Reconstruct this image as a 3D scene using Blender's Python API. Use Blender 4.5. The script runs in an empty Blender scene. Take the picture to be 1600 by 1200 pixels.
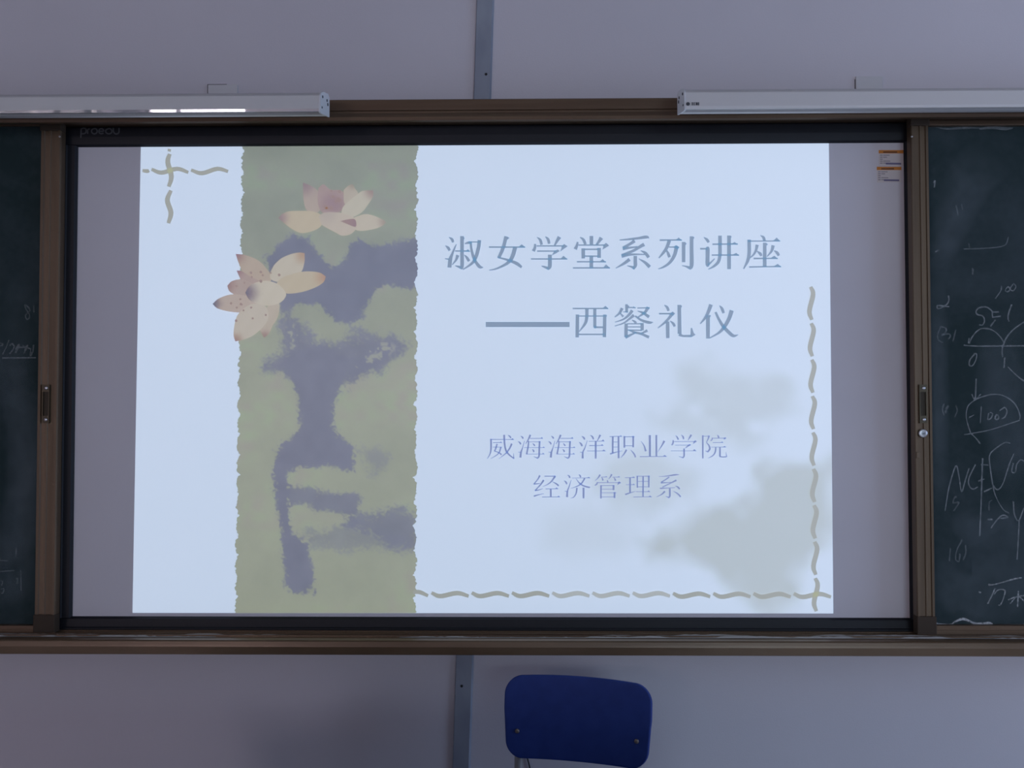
import bpy, bmesh, math, random
import numpy as np
from mathutils import Vector, Matrix

random.seed(4)
scene = bpy.context.scene
COL = scene.collection

# ------------------------------------------------------------------ camera
IMG_W, IMG_H, FPX = 1600.0, 1200.0, 1500.0
CAM = np.array([0.0905, -2.2723, 1.4206])
PITCH, YAW, ROLL = 0.0300, 0.0151, 0.0012


def cam_matrix():
    cy, sy = math.cos(YAW), math.sin(YAW)
    cp, sp = math.cos(PITCH), math.sin(PITCH)
    cr, sr = math.cos(ROLL), math.sin(ROLL)
    rz = np.array([[cy, -sy, 0], [sy, cy, 0], [0, 0, 1]])
    rx = np.array([[1, 0, 0], [0, cp, -sp], [0, sp, cp]])
    ry = np.array([[cr, 0, sr], [0, 1, 0], [-sr, 0, cr]])
    return rz @ rx @ ry


CM = cam_matrix()
cam_data = bpy.data.cameras.new('camera')
cam = bpy.data.objects.new('camera', cam_data)
COL.objects.link(cam)
cam_data.sensor_width = 36.0
cam_data.lens = FPX * 36.0 / IMG_W
rot = Matrix(((CM[0, 0], CM[0, 2], -CM[0, 1]), (CM[1, 0], CM[1, 2], -CM[1, 1]), (CM[2, 0], CM[2, 2], -CM[2, 1])))
cam.matrix_world = Matrix.Translation(Vector(CAM)) @ rot.to_4x4()
scene.camera = cam


def P(px, py, Y):
    """world point on the plane y = Y seen at photo pixel (px, py)"""
    d = CM @ np.array([(px - IMG_W / 2) / FPX, 1.0, -(py - IMG_H / 2) / FPX])
    t = (Y - CAM[1]) / d[1]
    p = CAM + d * t
    return Vector((p[0], Y, p[2]))


def lin(c):
    out = []
    for v in c[:3]:
        v = v / 255.0
        out.append(v / 12.92 if v <= 0.04045 else ((v + 0.055) / 1.055) ** 2.4)
    return (out[0], out[1], out[2], 1.0)


# ------------------------------------------------------------------ world, light, exposure
world = bpy.data.worlds.new('sky')
scene.world = world
world.use_nodes = True
bg = world.node_tree.nodes['Background']
bg.inputs['Color'].default_value = (0.62, 0.76, 1.0, 1)
bg.inputs['Strength'].default_value = 0.5
vs = scene.view_settings
vs.view_transform = 'Standard'
vs.look = 'None'
vs.exposure = 0.0
vs.gamma = 1.0
vs.use_curve_mapping = False

ROOM_L, ROOM_R, ROOM_B, ROOM_H = -3.7, 4.0, -7.4, 3.2
WALL_Y = 0.07


def area(name, loc, rot_e, sx, sy, power, color):
    l = bpy.data.lights.new(name, 'AREA')
    l.shape = 'RECTANGLE'
    l.size, l.size_y = sx, sy
    l.energy = power
    l.color = color
    o = bpy.data.objects.new(name, l)
    o.location = loc
    o.rotation_euler = rot_e
    COL.objects.link(o)
    return o


# windows: (centre along the wall, width, z0, z1)
WIN_R = [(-1.6, 1.7, 0.85, 2.25)]
WIN_L = [(-5.9, 2.2, 0.85, 2.35)]
WIN_B = [(-3.03, 0.98, 1.1, 2.35), (2.45, 2.3, 0.9, 2.35)]
POW_R, COL_R = (52,), (0.48, 0.66, 1.0)
POW_L, COL_L = (122,), (1.0, 0.82, 0.84)
POW_B, COL_B = (42, 72), ((1.0, 0.84, 0.92), (0.64, 0.82, 1.0))
for (c, w, z0, z1), e in zip(WIN_R, POW_R):
    area('window_right_offscreen', (ROOM_R + 0.22, c, (z0 + z1) / 2), (0, math.radians(90), 0), z1 - z0, w, e, COL_R)
for (c, w, z0, z1), e in zip(WIN_L, POW_L):
    area('window_left_offscreen', (ROOM_L - 0.22, c, (z0 + z1) / 2), (0, math.radians(-90), 0), z1 - z0, w, e, COL_L)
for (c, w, z0, z1), e, cb, nm in zip(WIN_B, POW_B, COL_B, ('window_back_left_offscreen', 'window_back_right_offscreen')):
    area(nm, (c, ROOM_B - 0.22, (z0 + z1) / 2), (math.radians(90), 0, 0), w, z1 - z0, e, cb)

# ------------------------------------------------------------------ helpers


def mk(name, verts, faces, mat=None, parent=None, smooth=False):
    me = bpy.data.meshes.new(name)
    me.from_pydata([tuple(v) for v in verts], [], faces)
    me.update()
    if smooth:
        for p in me.polygons:
            p.use_smooth = True
    o = bpy.data.objects.new(name, me)
    COL.objects.link(o)
    if mat:
        me.materials.append(mat)
    if parent is not None:
        o.parent = parent
        o.matrix_parent_inverse = Matrix.Translation(-Vector(parent.location)) if parent.rotation_euler.z == 0 else Matrix.Identity(4)
    return o


def from_bm(name, bm, mat=None, parent=None, smooth=False):
    bmesh.ops.recalc_face_normals(bm, faces=bm.faces)
    me = bpy.data.meshes.new(name)
    bm.to_mesh(me)
    bm.free()
    if smooth:
        for p in me.polygons:
            p.use_smooth = True
    o = bpy.data.objects.new(name, me)
    COL.objects.link(o)
    if mat:
        me.materials.append(mat)
    if parent is not None:
        o.parent = parent
        o.matrix_parent_inverse = Matrix.Translation(-Vector(parent.location)) if parent.rotation_euler.z == 0 else Matrix.Identity(4)
    return o


def empty(name, loc, label, cat, group=None, rz=0.0):
    o = bpy.data.objects.new(name, None)
    o.empty_display_size = 0.05
    o.location = loc
    o.rotation_euler = (0, 0, rz)
    COL.objects.link(o)
    tag(o, label, cat, group)
    return o


def tag(o, label=None, cat=None, group=None, kind=None):
    if label:
        o['label'] = label
    if cat:
        o['category'] = cat
    if group:
        o['group'] = group
    if kind:
        o['kind'] = kind
    return o


def bbox(bm, x0, x1, y0, y1, z0, z1, bev=0.0, seg=2):
    vs_ = [bm.verts.new(v) for v in ((x0, y0, z0), (x1, y0, z0), (x1, y1, z0), (x0, y1, z0), (x0, y0, z1), (x1, y0, z1), (x1, y1, z1), (x0, y1, z1))]
    fs = [bm.faces.new([vs_[i] for i in f]) for f in ((0, 3, 2, 1), (4, 5, 6, 7), (0, 1, 5, 4), (1, 2, 6, 5), (2, 3, 7, 6), (3, 0, 4, 7))]
    if bev > 0:
        es = list({e for f in fs for e in f.edges})
        bmesh.ops.bevel(bm, geom=es, offset=bev, segments=seg, affect='EDGES', profile=0.6)


def box(name, x0, x1, y0, y1, z0, z1, mat, parent=None, bev=0.0):
    bm = bmesh.new()
    bbox(bm, min(x0, x1), max(x0, x1), min(y0, y1), max(y0, y1), min(z0, z1), max(z0, z1), bev)
    return from_bm(name, bm, mat, parent)


def extrude_x(name, prof, x0, x1, mat, parent=None):
    """closed (y,z) profile swept along x"""
    n = len(prof)
    v = [(x0, y, z) for y, z in prof] + [(x1, y, z) for y, z in prof]
    f = [[i, (i + 1) % n, n + (i + 1) % n, n + i] for i in range(n)]
    f.append(list(range(n))[::-1])
    f.append([n + i for i in range(n)])
    bm = bmesh.new()
    bv = [bm.verts.new(p) for p in v]
    for q in f:
        bm.faces.new([bv[i] for i in q])
    return from_bm(name, bm, mat, parent)


def extrude_z(name, prof, z0, z1, mat, parent=None):
    n = len(prof)
    v = [(x, y, z0) for x, y in prof] + [(x, y, z1) for x, y in prof]
    bm = bmesh.new()
    bv = [bm.verts.new(p) for p in v]
    for i in range(n):
        bm.faces.new([bv[i], bv[(i + 1) % n], bv[n + (i + 1) % n], bv[n + i]])
    bm.faces.new([bv[i] for i in range(n)][::-1])
    bm.faces.new([bv[n + i] for i in range(n)])
    return from_bm(name, bm, mat, parent)


def tube(name, pts, r, mat, parent=None, seg=12):
    """round bar along a 3-D polyline"""
    pts = [Vector(p) for p in pts]
    v, f = [], []
    up0 = None
    for i, p in enumerate(pts):
        a = pts[max(i - 1, 0)]
        b = pts[min(i + 1, len(pts) - 1)]
        t = (b - a).normalized()
        if up0 is None:
            up0 = t.orthogonal().normalized()
        u = (up0 - t * up0.dot(t)).normalized()
        up0 = u
        w = t.cross(u)
        for k in range(seg):
            an = 2 * math.pi * k / seg
            v.append(p + (u * math.cos(an) + w * math.sin(an)) * r)
    for i in range(len(pts) - 1):
        for k in range(seg):
            k2 = (k + 1) % seg
            f.append([i * seg + k, i * seg + k2, (i + 1) * seg + k2, (i + 1) * seg + k])
    f.append(list(range(seg))[::-1])
    f.append([(len(pts) - 1) * seg + k for k in range(seg)])
    return mk(name, v, f, mat, parent, smooth=True)


def round_path(pts, r, n=6):
    pts = [Vector(p) for p in pts]
    out = [pts[0]]
    for i in range(1, len(pts) - 1):
        a, b, c = pts[i - 1], pts[i], pts[i + 1]
        d1, d2 = (a - b), (c - b)
        rr = min(r, d1.length * 0.45, d2.length * 0.45)
        p1, p2 = b + d1.normalized() * rr, b + d2.normalized() * rr
        for k in range(n + 1):
            t = k / n
            out.append(p1 * (1 - t) ** 2 + b * 2 * t * (1 - t) + p2 * t * t)
    out.append(pts[-1])
    return out


def disc_stud(name, c, r, h, mat, parent=None, seg=14, dome=True):
    """round head whose flat back lies on y = c.y and that rises towards -y"""
    rings = [(1.0, 0.0), (1.0, 0.45), (0.8, 0.8), (0.4, 1.0)] if dome else [(1.0, 0.0), (1.0, 0.9), (0.9, 1.0), (0.5, 1.0)]
    v, f = [], []
    for rr, hh in rings:
        for k in range(seg):
            a = 2 * math.pi * k / seg
            v.append((c[0] + r * rr * math.cos(a), c[1] - h * hh, c[2] + r * rr * math.sin(a)))
    for i in range(len(rings) - 1):
        for k in range(seg):
            f.append([i * seg + k, i * seg + (k + 1) % seg, (i + 1) * seg + (k + 1) % seg, (i + 1) * seg + k])
    f.append([(len(rings) - 1) * seg + k for k in range(seg)])
    f.append(list(range(seg))[::-1])
    bm = bmesh.new()
    bv = [bm.verts.new(p) for p in v]
    for q in f:
        bm.faces.new([bv[i] for i in q])
    return from_bm(name, bm, mat, parent, smooth=True)


def catmull(pts, n=6):
    pts = [np.array(p, float) for p in pts]
    if len(pts) < 3:
        return pts
    ext = [2 * pts[0] - pts[1]] + pts + [2 * pts[-1] - pts[-2]]
    out = []
    for i in range(1, len(ext) - 2):
        p0, p1, p2, p3 = ext[i - 1], ext[i], ext[i + 1], ext[i + 2]
        for k in range(n):
            t = k / n
            out.append(0.5 * (2 * p1 + (p2 - p0) * t + (2 * p0 - 5 * p1 + 4 * p2 - p3) * t * t + (3 * p1 - p0 - 3 * p2 + p3) * t ** 3))
    out.append(pts[-1])
    return out


def ribbon_px(pts, smooth=True):
    """(x,y,w) pixel polyline -> list of left/right outline pairs in pixels"""
    q = catmull(pts, 5) if smooth else [np.array(p, float) for p in pts]
    L, R_ = [], []
    for i, p in enumerate(q):
        a, b = q[max(i - 1, 0)][:2], q[min(i + 1, len(q) - 1)][:2]
        t = b - a
        t = t / (np.linalg.norm(t) + 1e-9)
        nrm = np.array([-t[1], t[0]])
        w = max(p[2], 0.3) / 2
        L.append(p[:2] + nrm * w)
        R_.append(p[:2] - nrm * w)
    return L, R_


class Flat:
    """collects flat shapes given in photo pixels and lays them on a plane of the scene"""

    def __init__(self, Y):
        self.Y, self.v, self.f = Y, [], []

    def ribbon(self, pts, smooth=True):
        L, R_ = ribbon_px(pts, smooth)
        b = len(self.v)
        for l, r in zip(L, R_):
            self.v.append(P(l[0], l[1], self.Y))
            self.v.append(P(r[0], r[1], self.Y))
        for i in range(len(L) - 1):
            self.f.append([b + 2 * i, b + 2 * i + 1, b + 2 * i + 3, b + 2 * i + 2])

    def poly(self, pts):
        b = len(self.v)
        for p in pts:
            self.v.append(P(p[0], p[1], self.Y))
        self.f.append(list(range(b, b + len(pts))))

    def build(self, name, mat, parent=None):
        return mk(name, self.v, self.f, mat, parent)


# ------------------------------------------------------------------ materials


def new_mat(name):
    m = bpy.data.materials.new(name)
    m.use_nodes = True
    nt = m.node_tree
    return m, nt, nt.nodes['Principled BSDF']


def plain(name, color, rough=0.5, metal=0.0, spec=0.5):
    m, nt, b = new_mat(name)
    b.inputs['Base Color'].default_value = (*color, 1)
    b.inputs['Roughness'].default_value = rough
    b.inputs['Metallic'].default_value = metal
    b.inputs['Specular IOR Level'].default_value = spec
    return m


def noisy(name, c1, c2, scale, rough=0.6, metal=0.0, bump=0.0, stretch=(1, 1, 1), spec=0.5, detail=4.0, lo=0.35, hi=0.65, bscale=None):
    m, nt, b = new_mat(name)
    tc = nt.nodes.new('ShaderNodeTexCoord')
    mp = nt.nodes.new('ShaderNodeMapping')
    mp.inputs['Scale'].default_value = stretch
    nt.links.new(tc.outputs['Object'], mp.inputs['Vector'])
    nz = nt.nodes.new('ShaderNodeTexNoise')
    nz.inputs['Scale'].default_value = scale
    nz.inputs['Detail'].default_value = detail
    nt.links.new(mp.outputs['Vector'], nz.inputs['Vector'])
    cr = nt.nodes.new('ShaderNodeValToRGB')
    cr.color_ramp.elements[0].position = lo
    cr.color_ramp.elements[1].position = hi
    cr.color_ramp.elements[0].color = (*c1, 1)
    cr.color_ramp.elements[1].color = (*c2, 1)
    nt.links.new(nz.outputs['Fac'], cr.inputs['Fac'])
    nt.links.new(cr.outputs['Color'], b.inputs['Base Color'])
    b.inputs['Roughness'].default_value = rough
    b.inputs['Metallic'].default_value = metal
    b.inputs['Specular IOR Level'].default_value = spec
    if bump > 0:
        nb = nt.nodes.new('ShaderNodeTexNoise')
        nb.inputs['Scale'].default_value = bscale or scale * 3
        nb.inputs['Detail'].default_value = 5
        nt.links.new(mp.outputs['Vector'], nb.inputs['Vector'])
        bp = nt.nodes.new('ShaderNodeBump')
        bp.inputs['Strength'].default_value = bump
        bp.inputs['Distance'].default_value = 0.002
        nt.links.new(nb.outputs['Fac'], bp.inputs['Height'])
        nt.links.new(bp.outputs['Normal'], b.inputs['Normal'])
    return m


BOARD_COL = (0.58, 0.568, 0.62, 1.0)
ROOM_ON_BOARD = lin((115, 116, 133))      # what the room's daylight alone gives on the board


def beam(rgb):
    """light the projector adds so that board + room light + beam shows the 8-bit colour"""
    l = lin(rgb)
    return (max(l[0] - ROOM_ON_BOARD[0], 0.0), max(l[1] - ROOM_ON_BOARD[1], 0.0), max(l[2] - ROOM_ON_BOARD[2], 0.0), 1.0)


def emit(name, rgb):
    m, nt, b = new_mat(name)
    b.inputs['Base Color'].default_value = BOARD_COL
    b.inputs['Roughness'].default_value = 0.55
    b.inputs['Specular IOR Level'].default_value = 0.3
    b.inputs['Emission Color'].default_value = beam(rgb)
    b.inputs['Emission Strength'].default_value = 1.0
    return m


def emit_attr(name):
    m, nt, b = new_mat(name)
    b.inputs['Base Color'].default_value = BOARD_COL
    b.inputs['Roughness'].default_value = 0.55
    b.inputs['Specular IOR Level'].default_value = 0.3
    a = nt.nodes.new('ShaderNodeAttribute')
    a.attribute_name = 'picture'
    nt.links.new(a.outputs['Color'], b.inputs['Emission Color'])
    b.inputs['Emission Strength'].default_value = 1.0
    return m


def chalk_mat(name, rgb, density):
    m = bpy.data.materials.new(name)
    m.use_nodes = True
    nt = m.node_tree
    b = nt.nodes['Principled BSDF']
    b.inputs['Base Color'].default_value = (*rgb, 1)
    b.inputs['Roughness'].default_value = 1.0
    b.inputs['Specular IOR Level'].default_value = 0.0
    tc = nt.nodes.new('ShaderNodeTexCoord')
    nz = nt.nodes.new('ShaderNodeTexNoise')
    nz.inputs['Scale'].default_value = 160
    nz.inputs['Detail'].default_value = 3
    nt.links.new(tc.outputs['Object'], nz.inputs['Vector'])
    mr = nt.nodes.new('ShaderNodeMapRange')
    mr.inputs['From Min'].default_value = 0.35
    mr.inputs['From Max'].default_value = 0.7
    mr.inputs['To Min'].default_value = density * 0.55
    mr.inputs['To Max'].default_value = density * 1.35
    nt.links.new(nz.outputs['Fac'], mr.inputs['Value'])
    nt.links.new(mr.outputs[0], b.inputs['Alpha'])
    return m


M = {}
M['wall'] = noisy('wall_paint', (0.60, 0.580, 0.635), (0.64, 0.620, 0.675), 1.2, rough=0.85, bump=0.12, spec=0.2, bscale=260)
M['ceiling'] = plain('ceiling_paint', (0.34, 0.34, 0.34), 0.9)
M['floor'] = noisy('floor_terrazzo', (0.56, 0.55, 0.54), (0.70, 0.68, 0.66), 60, rough=0.4)
M['galv'] = noisy('galvanised_strip', (0.25, 0.28, 0.35), (0.35, 0.39, 0.46), 9, rough=0.55, metal=0.35, bump=0.05, stretch=(1, 1, 0.5))
M['bronze'] = noisy('bronze_aluminium', (0.125, 0.080, 0.052), (0.165, 0.112, 0.074), 14, rough=0.34, metal=0.55, bump=0.03, stretch=(0.15, 1, 3))
M['bronze_v'] = noisy('bronze_aluminium_upright', (0.100, 0.068, 0.043), (0.135, 0.094, 0.060), 14, rough=0.44, metal=0.5, bump=0.03, stretch=(3, 1, 0.15))
M['bronze_dusty'] = noisy('bronze_aluminium_dusty', (0.105, 0.066, 0.038), (0.150, 0.100, 0.062), 7, rough=0.32, metal=0.3, bump=0.05, stretch=(0.4, 2, 2))
M['corner'] = plain('corner_plastic', (0.050, 0.036, 0.026), 0.65, 0.0, 0.2)
M['black'] = plain('black_frame_coating', (0.008, 0.009, 0.014), 0.5, 0.0, 0.3)
M['board_white'] = noisy('whiteboard_enamel', (0.56, 0.548, 0.60), (0.60, 0.588, 0.64), 2.0, rough=0.55, spec=0.3)
M['logo'] = plain('grey_logo_print', (0.075, 0.078, 0.09), 0.6)
M['lamp_white'] = plain('white_lamp_enamel', (0.62, 0.62, 0.63), 0.45)
M['lamp_gloss'] = plain('glossy_lamp_lip', (0.42, 0.43, 0.45), 0.02, 0.45)
M['lamp_cap'] = plain('lamp_end_cap_plastic', (0.66, 0.68, 0.72), 0.4)
M['lamp_tube'] = plain('fluorescent_tube_glass', (0.75, 0.75, 0.75), 0.2)
M['dark'] = plain('dark_recess', (0.012, 0.012, 0.014), 0.7)
M['steel'] = plain('screw_steel', (0.45, 0.45, 0.47), 0.3, 0.9)
M['print_dark'] = plain('dark_print', (0.05, 0.055, 0.07), 0.7)
M['plate'] = plain('plastic_wall_plate', (0.60, 0.60, 0.63), 0.5)
M['chair_blue'] = noisy('blue_plywood_laminate', (0.015, 0.042, 0.22), (0.018, 0.049, 0.25), 30, rough=0.5, spec=0.25, bump=0.03)
M['chair_edge'] = plain('chair_edge_wood', (0.30, 0.22, 0.14), 0.6)
M['chair_tube'] = plain('grey_painted_tube', (0.36, 0.37, 0.38), 0.4, 0.2)
M['rivet'] = plain('rivet_brass', (0.30, 0.25, 0.22), 0.35, 0.7)
M['cable'] = plain('black_cable_rubber', (0.02, 0.02, 0.025), 0.6)
M['paper'] = plain('label_paper', (0.58, 0.54, 0.55), 0.7)
M['orange'] = plain('label_orange_print', (0.55, 0.20, 0.03), 0.7)
M['ink'] = plain('label_ink', (0.20, 0.18, 0.22), 0.7)
M['ink_red'] = plain('label_header_ink', (0.14, 0.05, 0.02), 0.7)
M['ink_stamp'] = plain('label_stamp_ink', (0.14, 0.13, 0.24), 0.7)
M['chalk'] = chalk_mat('chalk_line', (0.62, 0.68, 0.72), 0.24)
M['chalk_faint'] = chalk_mat('chalk_line_faint', (0.60, 0.66, 0.70), 0.13)
M['chalk_strong'] = chalk_mat('chalk_line_strong', (0.70, 0.74, 0.76), 0.30)
M['dust'] = plain('chalk_dust_pile', (0.34, 0.33, 0.32), 1.0, 0, 0)
M['win_frame'] = plain('white_window_frame', (0.65, 0.65, 0.65), 0.4)


def board_green():
    m, nt, b = new_mat('green_chalkboard')
    tc = nt.nodes.new('ShaderNodeTexCoord')
    n1 = nt.nodes.new('ShaderNodeTexNoise')
    n1.inputs['Scale'].default_value = 3.2
    n1.inputs['Detail'].default_value = 5
    n1.inputs['Distortion'].default_value = 1.4
    nt.links.new(tc.outputs['Object'], n1.inputs['Vector'])
    n2 = nt.nodes.new('ShaderNodeTexNoise')
    n2.inputs['Scale'].default_value = 55
    n2.inputs['Detail'].default_value = 6
    nt.links.new(tc.outputs['Object'], n2.inputs['Vector'])
    mx = nt.nodes.new('ShaderNodeMath')
    mx.operation = 'MULTIPLY_ADD'
    mx.inputs[1].default_value = 0.28
    nt.links.new(n2.outputs['Fac'], mx.inputs[0])
    nt.links.new(n1.outputs['Fac'], mx.inputs[2])
    cr = nt.nodes.new('ShaderNodeValToRGB')
    cr.color_ramp.elements[0].position = 0.50
    cr.color_ramp.elements[0].color = (0.014, 0.029, 0.032, 1)
    cr.color_ramp.elements[1].position = 0.88
    cr.color_ramp.elements[1].color = (0.036, 0.053, 0.062, 1)
    nt.links.new(mx.outputs[0], cr.inputs['Fac'])
    nt.links.new(cr.outputs['Color'], b.inputs['Base Color'])
    b.inputs['Roughness'].default_value = 0.75
    b.inputs['Specular IOR Level'].default_value = 0.2
    return m


M['green'] = board_green()


def glass_mat():
    m = bpy.data.materials.new('window_glass')
    m.use_nodes = True
    nt = m.node_tree
    nt.nodes.remove(nt.nodes['Principled BSDF'])
    t = nt.nodes.new('ShaderNodeBsdfTransparent')
    g = nt.nodes.new('ShaderNodeBsdfGlossy')
    g.inputs['Roughness'].default_value = 0.02
    fr = nt.nodes.new('ShaderNodeFresnel')
    fr.inputs['IOR'].default_value = 1.3
    mx = nt.nodes.new('ShaderNodeMixShader')
    nt.links.new(fr.outputs[0], mx.inputs[0])
    nt.links.new(t.outputs[0], mx.inputs[1])
    nt.links.new(g.outputs[0], mx.inputs[2])
    nt.links.new(mx.outputs[0], nt.nodes['Material Output'].inputs['Surface'])
    return m


M['glass'] = glass_mat()

# ------------------------------------------------------------------ room shell
T = 0.2


def wall_with_holes(name, axis, pos, out, a0, a1, holes):
    """axis 'x': wall plane x = pos running along y; axis 'y': wall plane y = pos running along x"""
    bm = bmesh.new()

    def piece(s0, s1, z0, z1):
        if s1 - s0 < 1e-4 or z1 - z0 < 1e-4:
            return
        p0, p1 = min(pos, pos + out), max(pos, pos + out)
        if axis == 'x':
            bbox(bm, p0, p1, s0, s1, z0, z1)
        else:
            bbox(bm, s0, s1, p0, p1, z0, z1)
    cur = a0
    for (c, w, z0, z1) in sorted(holes):
        piece(cur, c - w / 2, 0, ROOM_H)
        piece(c - w / 2, c + w / 2, 0, z0)
        piece(c - w / 2, c + w / 2, z1, ROOM_H)
        cur = c + w / 2
    piece(cur, a1, 0, ROOM_H)
    return tag(from_bm(name, bm, M['wall']), kind='structure')


tag(box('floor', ROOM_L - T, ROOM_R + T, ROOM_B - T, WALL_Y + T, -0.15, 0.0, M['floor']), kind='structure')
tag(box('ceiling', ROOM_L - T, ROOM_R + T, ROOM_B - T, WALL_Y + T, ROOM_H, ROOM_H + 0.15, M['ceiling']), kind='structure')
tag(box('wall_front', ROOM_L - T, ROOM_R + T, WALL_Y, WALL_Y + T, 0, ROOM_H, M['wall']), kind='structure')
wall_with_holes('wall_right', 'x', ROOM_R, T, ROOM_B, WALL_Y, WIN_R)
wall_with_holes('wall_left', 'x', ROOM_L, -T, ROOM_B, WALL_Y, WIN_L)
wall_with_holes('wall_back', 'y', ROOM_B, -T, ROOM_L - T, ROOM_R + T, WIN_B)

wn = 0


def window(axis, pos, c, w, z0, z1, splits):
    global wn
    wn += 1
    root = bpy.data.objects.new('window_%d' % wn, None)
    root.location = (pos, c, z0) if axis == 'x' else (c, pos, z0)
    COL.objects.link(root)
    tag(root, kind='structure')

    def pc(nm, s0, s1, za, zb, d, mat):
        if axis == 'x':
            return box(nm, pos - d, pos + d, s0, s1, za, zb, mat, root)
        return box(nm, s0, s1, pos - d, pos + d, za, zb, mat, root)
    b = 0.035
    bm = bmesh.new()
    for (s0, s1, za, zb) in ((c - w / 2, c + w / 2, z0, z0 + b), (c - w / 2, c + w / 2, z1 - b, z1), (c - w / 2, c - w / 2 + b, z0 + b, z1 - b), (c + w / 2 - b, c + w / 2, z0 + b, z1 - b)):
        if axis == 'x':
            bbox(bm, pos - 0.03, pos + 0.03, s0, s1, za, zb)
        else:
            bbox(bm, s0, s1, pos - 0.03, pos + 0.03, za, zb)
    from_bm('window_frame', bm, M['win_frame'], root)
    xs = [c - w / 2 + b] + [c - w / 2 + w * s for s in splits] + [c + w / 2 - b]
    for s in splits:
        q = c - w / 2 + w * s
        pc('mullion', q - 0.02, q + 0.02, z0 + b, z1 - b, 0.02, M['win_frame'])
    for i in range(len(xs) - 1):
        s0 = xs[i] + (0.02 if i else 0)
        s1 = xs[i + 1] - (0.02 if i < len(xs) - 2 else 0)
        pc('pane', s0, s1, z0 + b, z1 - b, 0.003, M['glass'])


for (c, w, z0, z1) in WIN_R:
    window('x', ROOM_R + 0.1, c, w, z0, z1, (0.5,))
for (c, w, z0, z1) in WIN_L:
    window('x', ROOM_L - 0.1, c, w, z0, z1, (0.5,))
for (c, w, z0, z1), sp in zip(WIN_B, (0.31, 0.5)):
    window('y', ROOM_B - 0.1, c, w, z0, z1, (sp,))

# grey metal cover strip on the front wall, a little out of plumb
sa, sb = P(758.5, 0, WALL_Y), P(721, 1200, WALL_Y)
slope = (sa.x - sb.x) / (sa.z - sb.z)


def strip_x(z):
    return sb.x + slope * (z - sb.z)


hw = 0.0215
tr = bpy.data.objects.new('trim_1', None)
tr.location = (strip_x(0), WALL_Y, 0)
COL.objects.link(tr)
tag(tr, kind='structure')
v = []
prof = [(-hw, 0), (-hw, -0.006), (-hw + 0.002, -0.008), (hw - 0.004, -0.008), (hw, -0.003), (hw, 0)]
for z in (0.0, ROOM_H):
    for dx, dy in prof:
        v.append((strip_x(z) + dx, WALL_Y + dy, z))
n = len(prof)
mk('cover_strip', v, [[i, (i + 1) % n, n + (i + 1) % n, n + i] for i in range(n)] + [list(range(n)), [n + i for i in range(n)][::-1]], M['galv'], tr)
for px, py in ((759.5, 116), (721.5, 1072)):
    q = P(px, py, WALL_Y - 0.008)
    disc_stud('screw', q, 0.0032, 0.002, M['dark'], tr)

# ------------------------------------------------------------------ fixed board frame: rails, end posts, tray
YR = -0.075      # front of top rail
YT = -0.098      # front of chalk tray
BX0, BX1 = -2.02, 2.06
fr = empty('chalkboard_frame', (0, WALL_Y, 0.84), 'brown bronze metal frame with top rail and chalk tray around the boards', 'board frame')


def zat(py, Y, px=800):
    return P(px, py, Y).z


zt, z1r, z2r, z3r, z4r = zat(154, YR), zat(171, YR), zat(175, YR), zat(178, YR - 0.006), zat(187, YR - 0.004)
top_prof = [(WALL_Y, zt), (YR + 0.002, zt), (YR, zt - 0.002), (YR, z1r), (YR + 0.003, z1r - 0.002), (YR + 0.003, z2r), (YR - 0.002, z2r - 0.0015), (YR - 0.006, z3r - 0.002),
            (YR - 0.007, z3r - 0.006), (YR - 0.004, z4r), (YR + 0.010, z4r), (YR + 0.010, z4r + 0.010), (WALL_Y, z4r + 0.010)]
extrude_x('top_rail', top_prof, BX0, BX1, M['bronze'], fr)
# tray
zb_top = zat(986.5, -0.016)     # track level
za_, zc_, zd_ = zat(1003, YT), zat(1008, YT), zat(1024, YT)
tray = [(WALL_Y, zd_), (WALL_Y, zb_top), (-0.074, zb_top - 0.001), (-0.088, zb_top - 0.002), (-0.0935, zb_top - 0.0035), (-0.0963, min(za_ + 0.001, zb_top - 0.006)), (YT, zc_ - 0.001),
        (YT - 0.0008, zc_ - 0.005), (YT, zd_ + 0.001), (YT + 0.001, zd_)]
tr_ = extrude_x('chalk_tray', tray, BX0, BX1, M['bronze_dusty'], fr)
for yy, hh in ((-0.021, 0.0022), (-0.053, 0.0030), (-0.071, 0.0030)):
    extrude_x('track_rib', [(yy + 0.0016, zb_top - 0.003), (yy + 0.0016, zb_top + hh), (yy - 0.0016, zb_top + hh), (yy - 0.0016, zb_top - 0.003)], BX0 + 0.03, BX1 - 0.03, M['bronze'], tr_)
box('end_post', BX0, BX0 + 0.05, YR, WALL_Y, zb_top + 0.004, z4r, M['bronze_v'], fr, 0.002)
box('end_post', BX1 - 0.05, BX1, YR, WALL_Y, zb_top + 0.004, z4r, M['bronze_v'], fr, 0.002)
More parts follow.
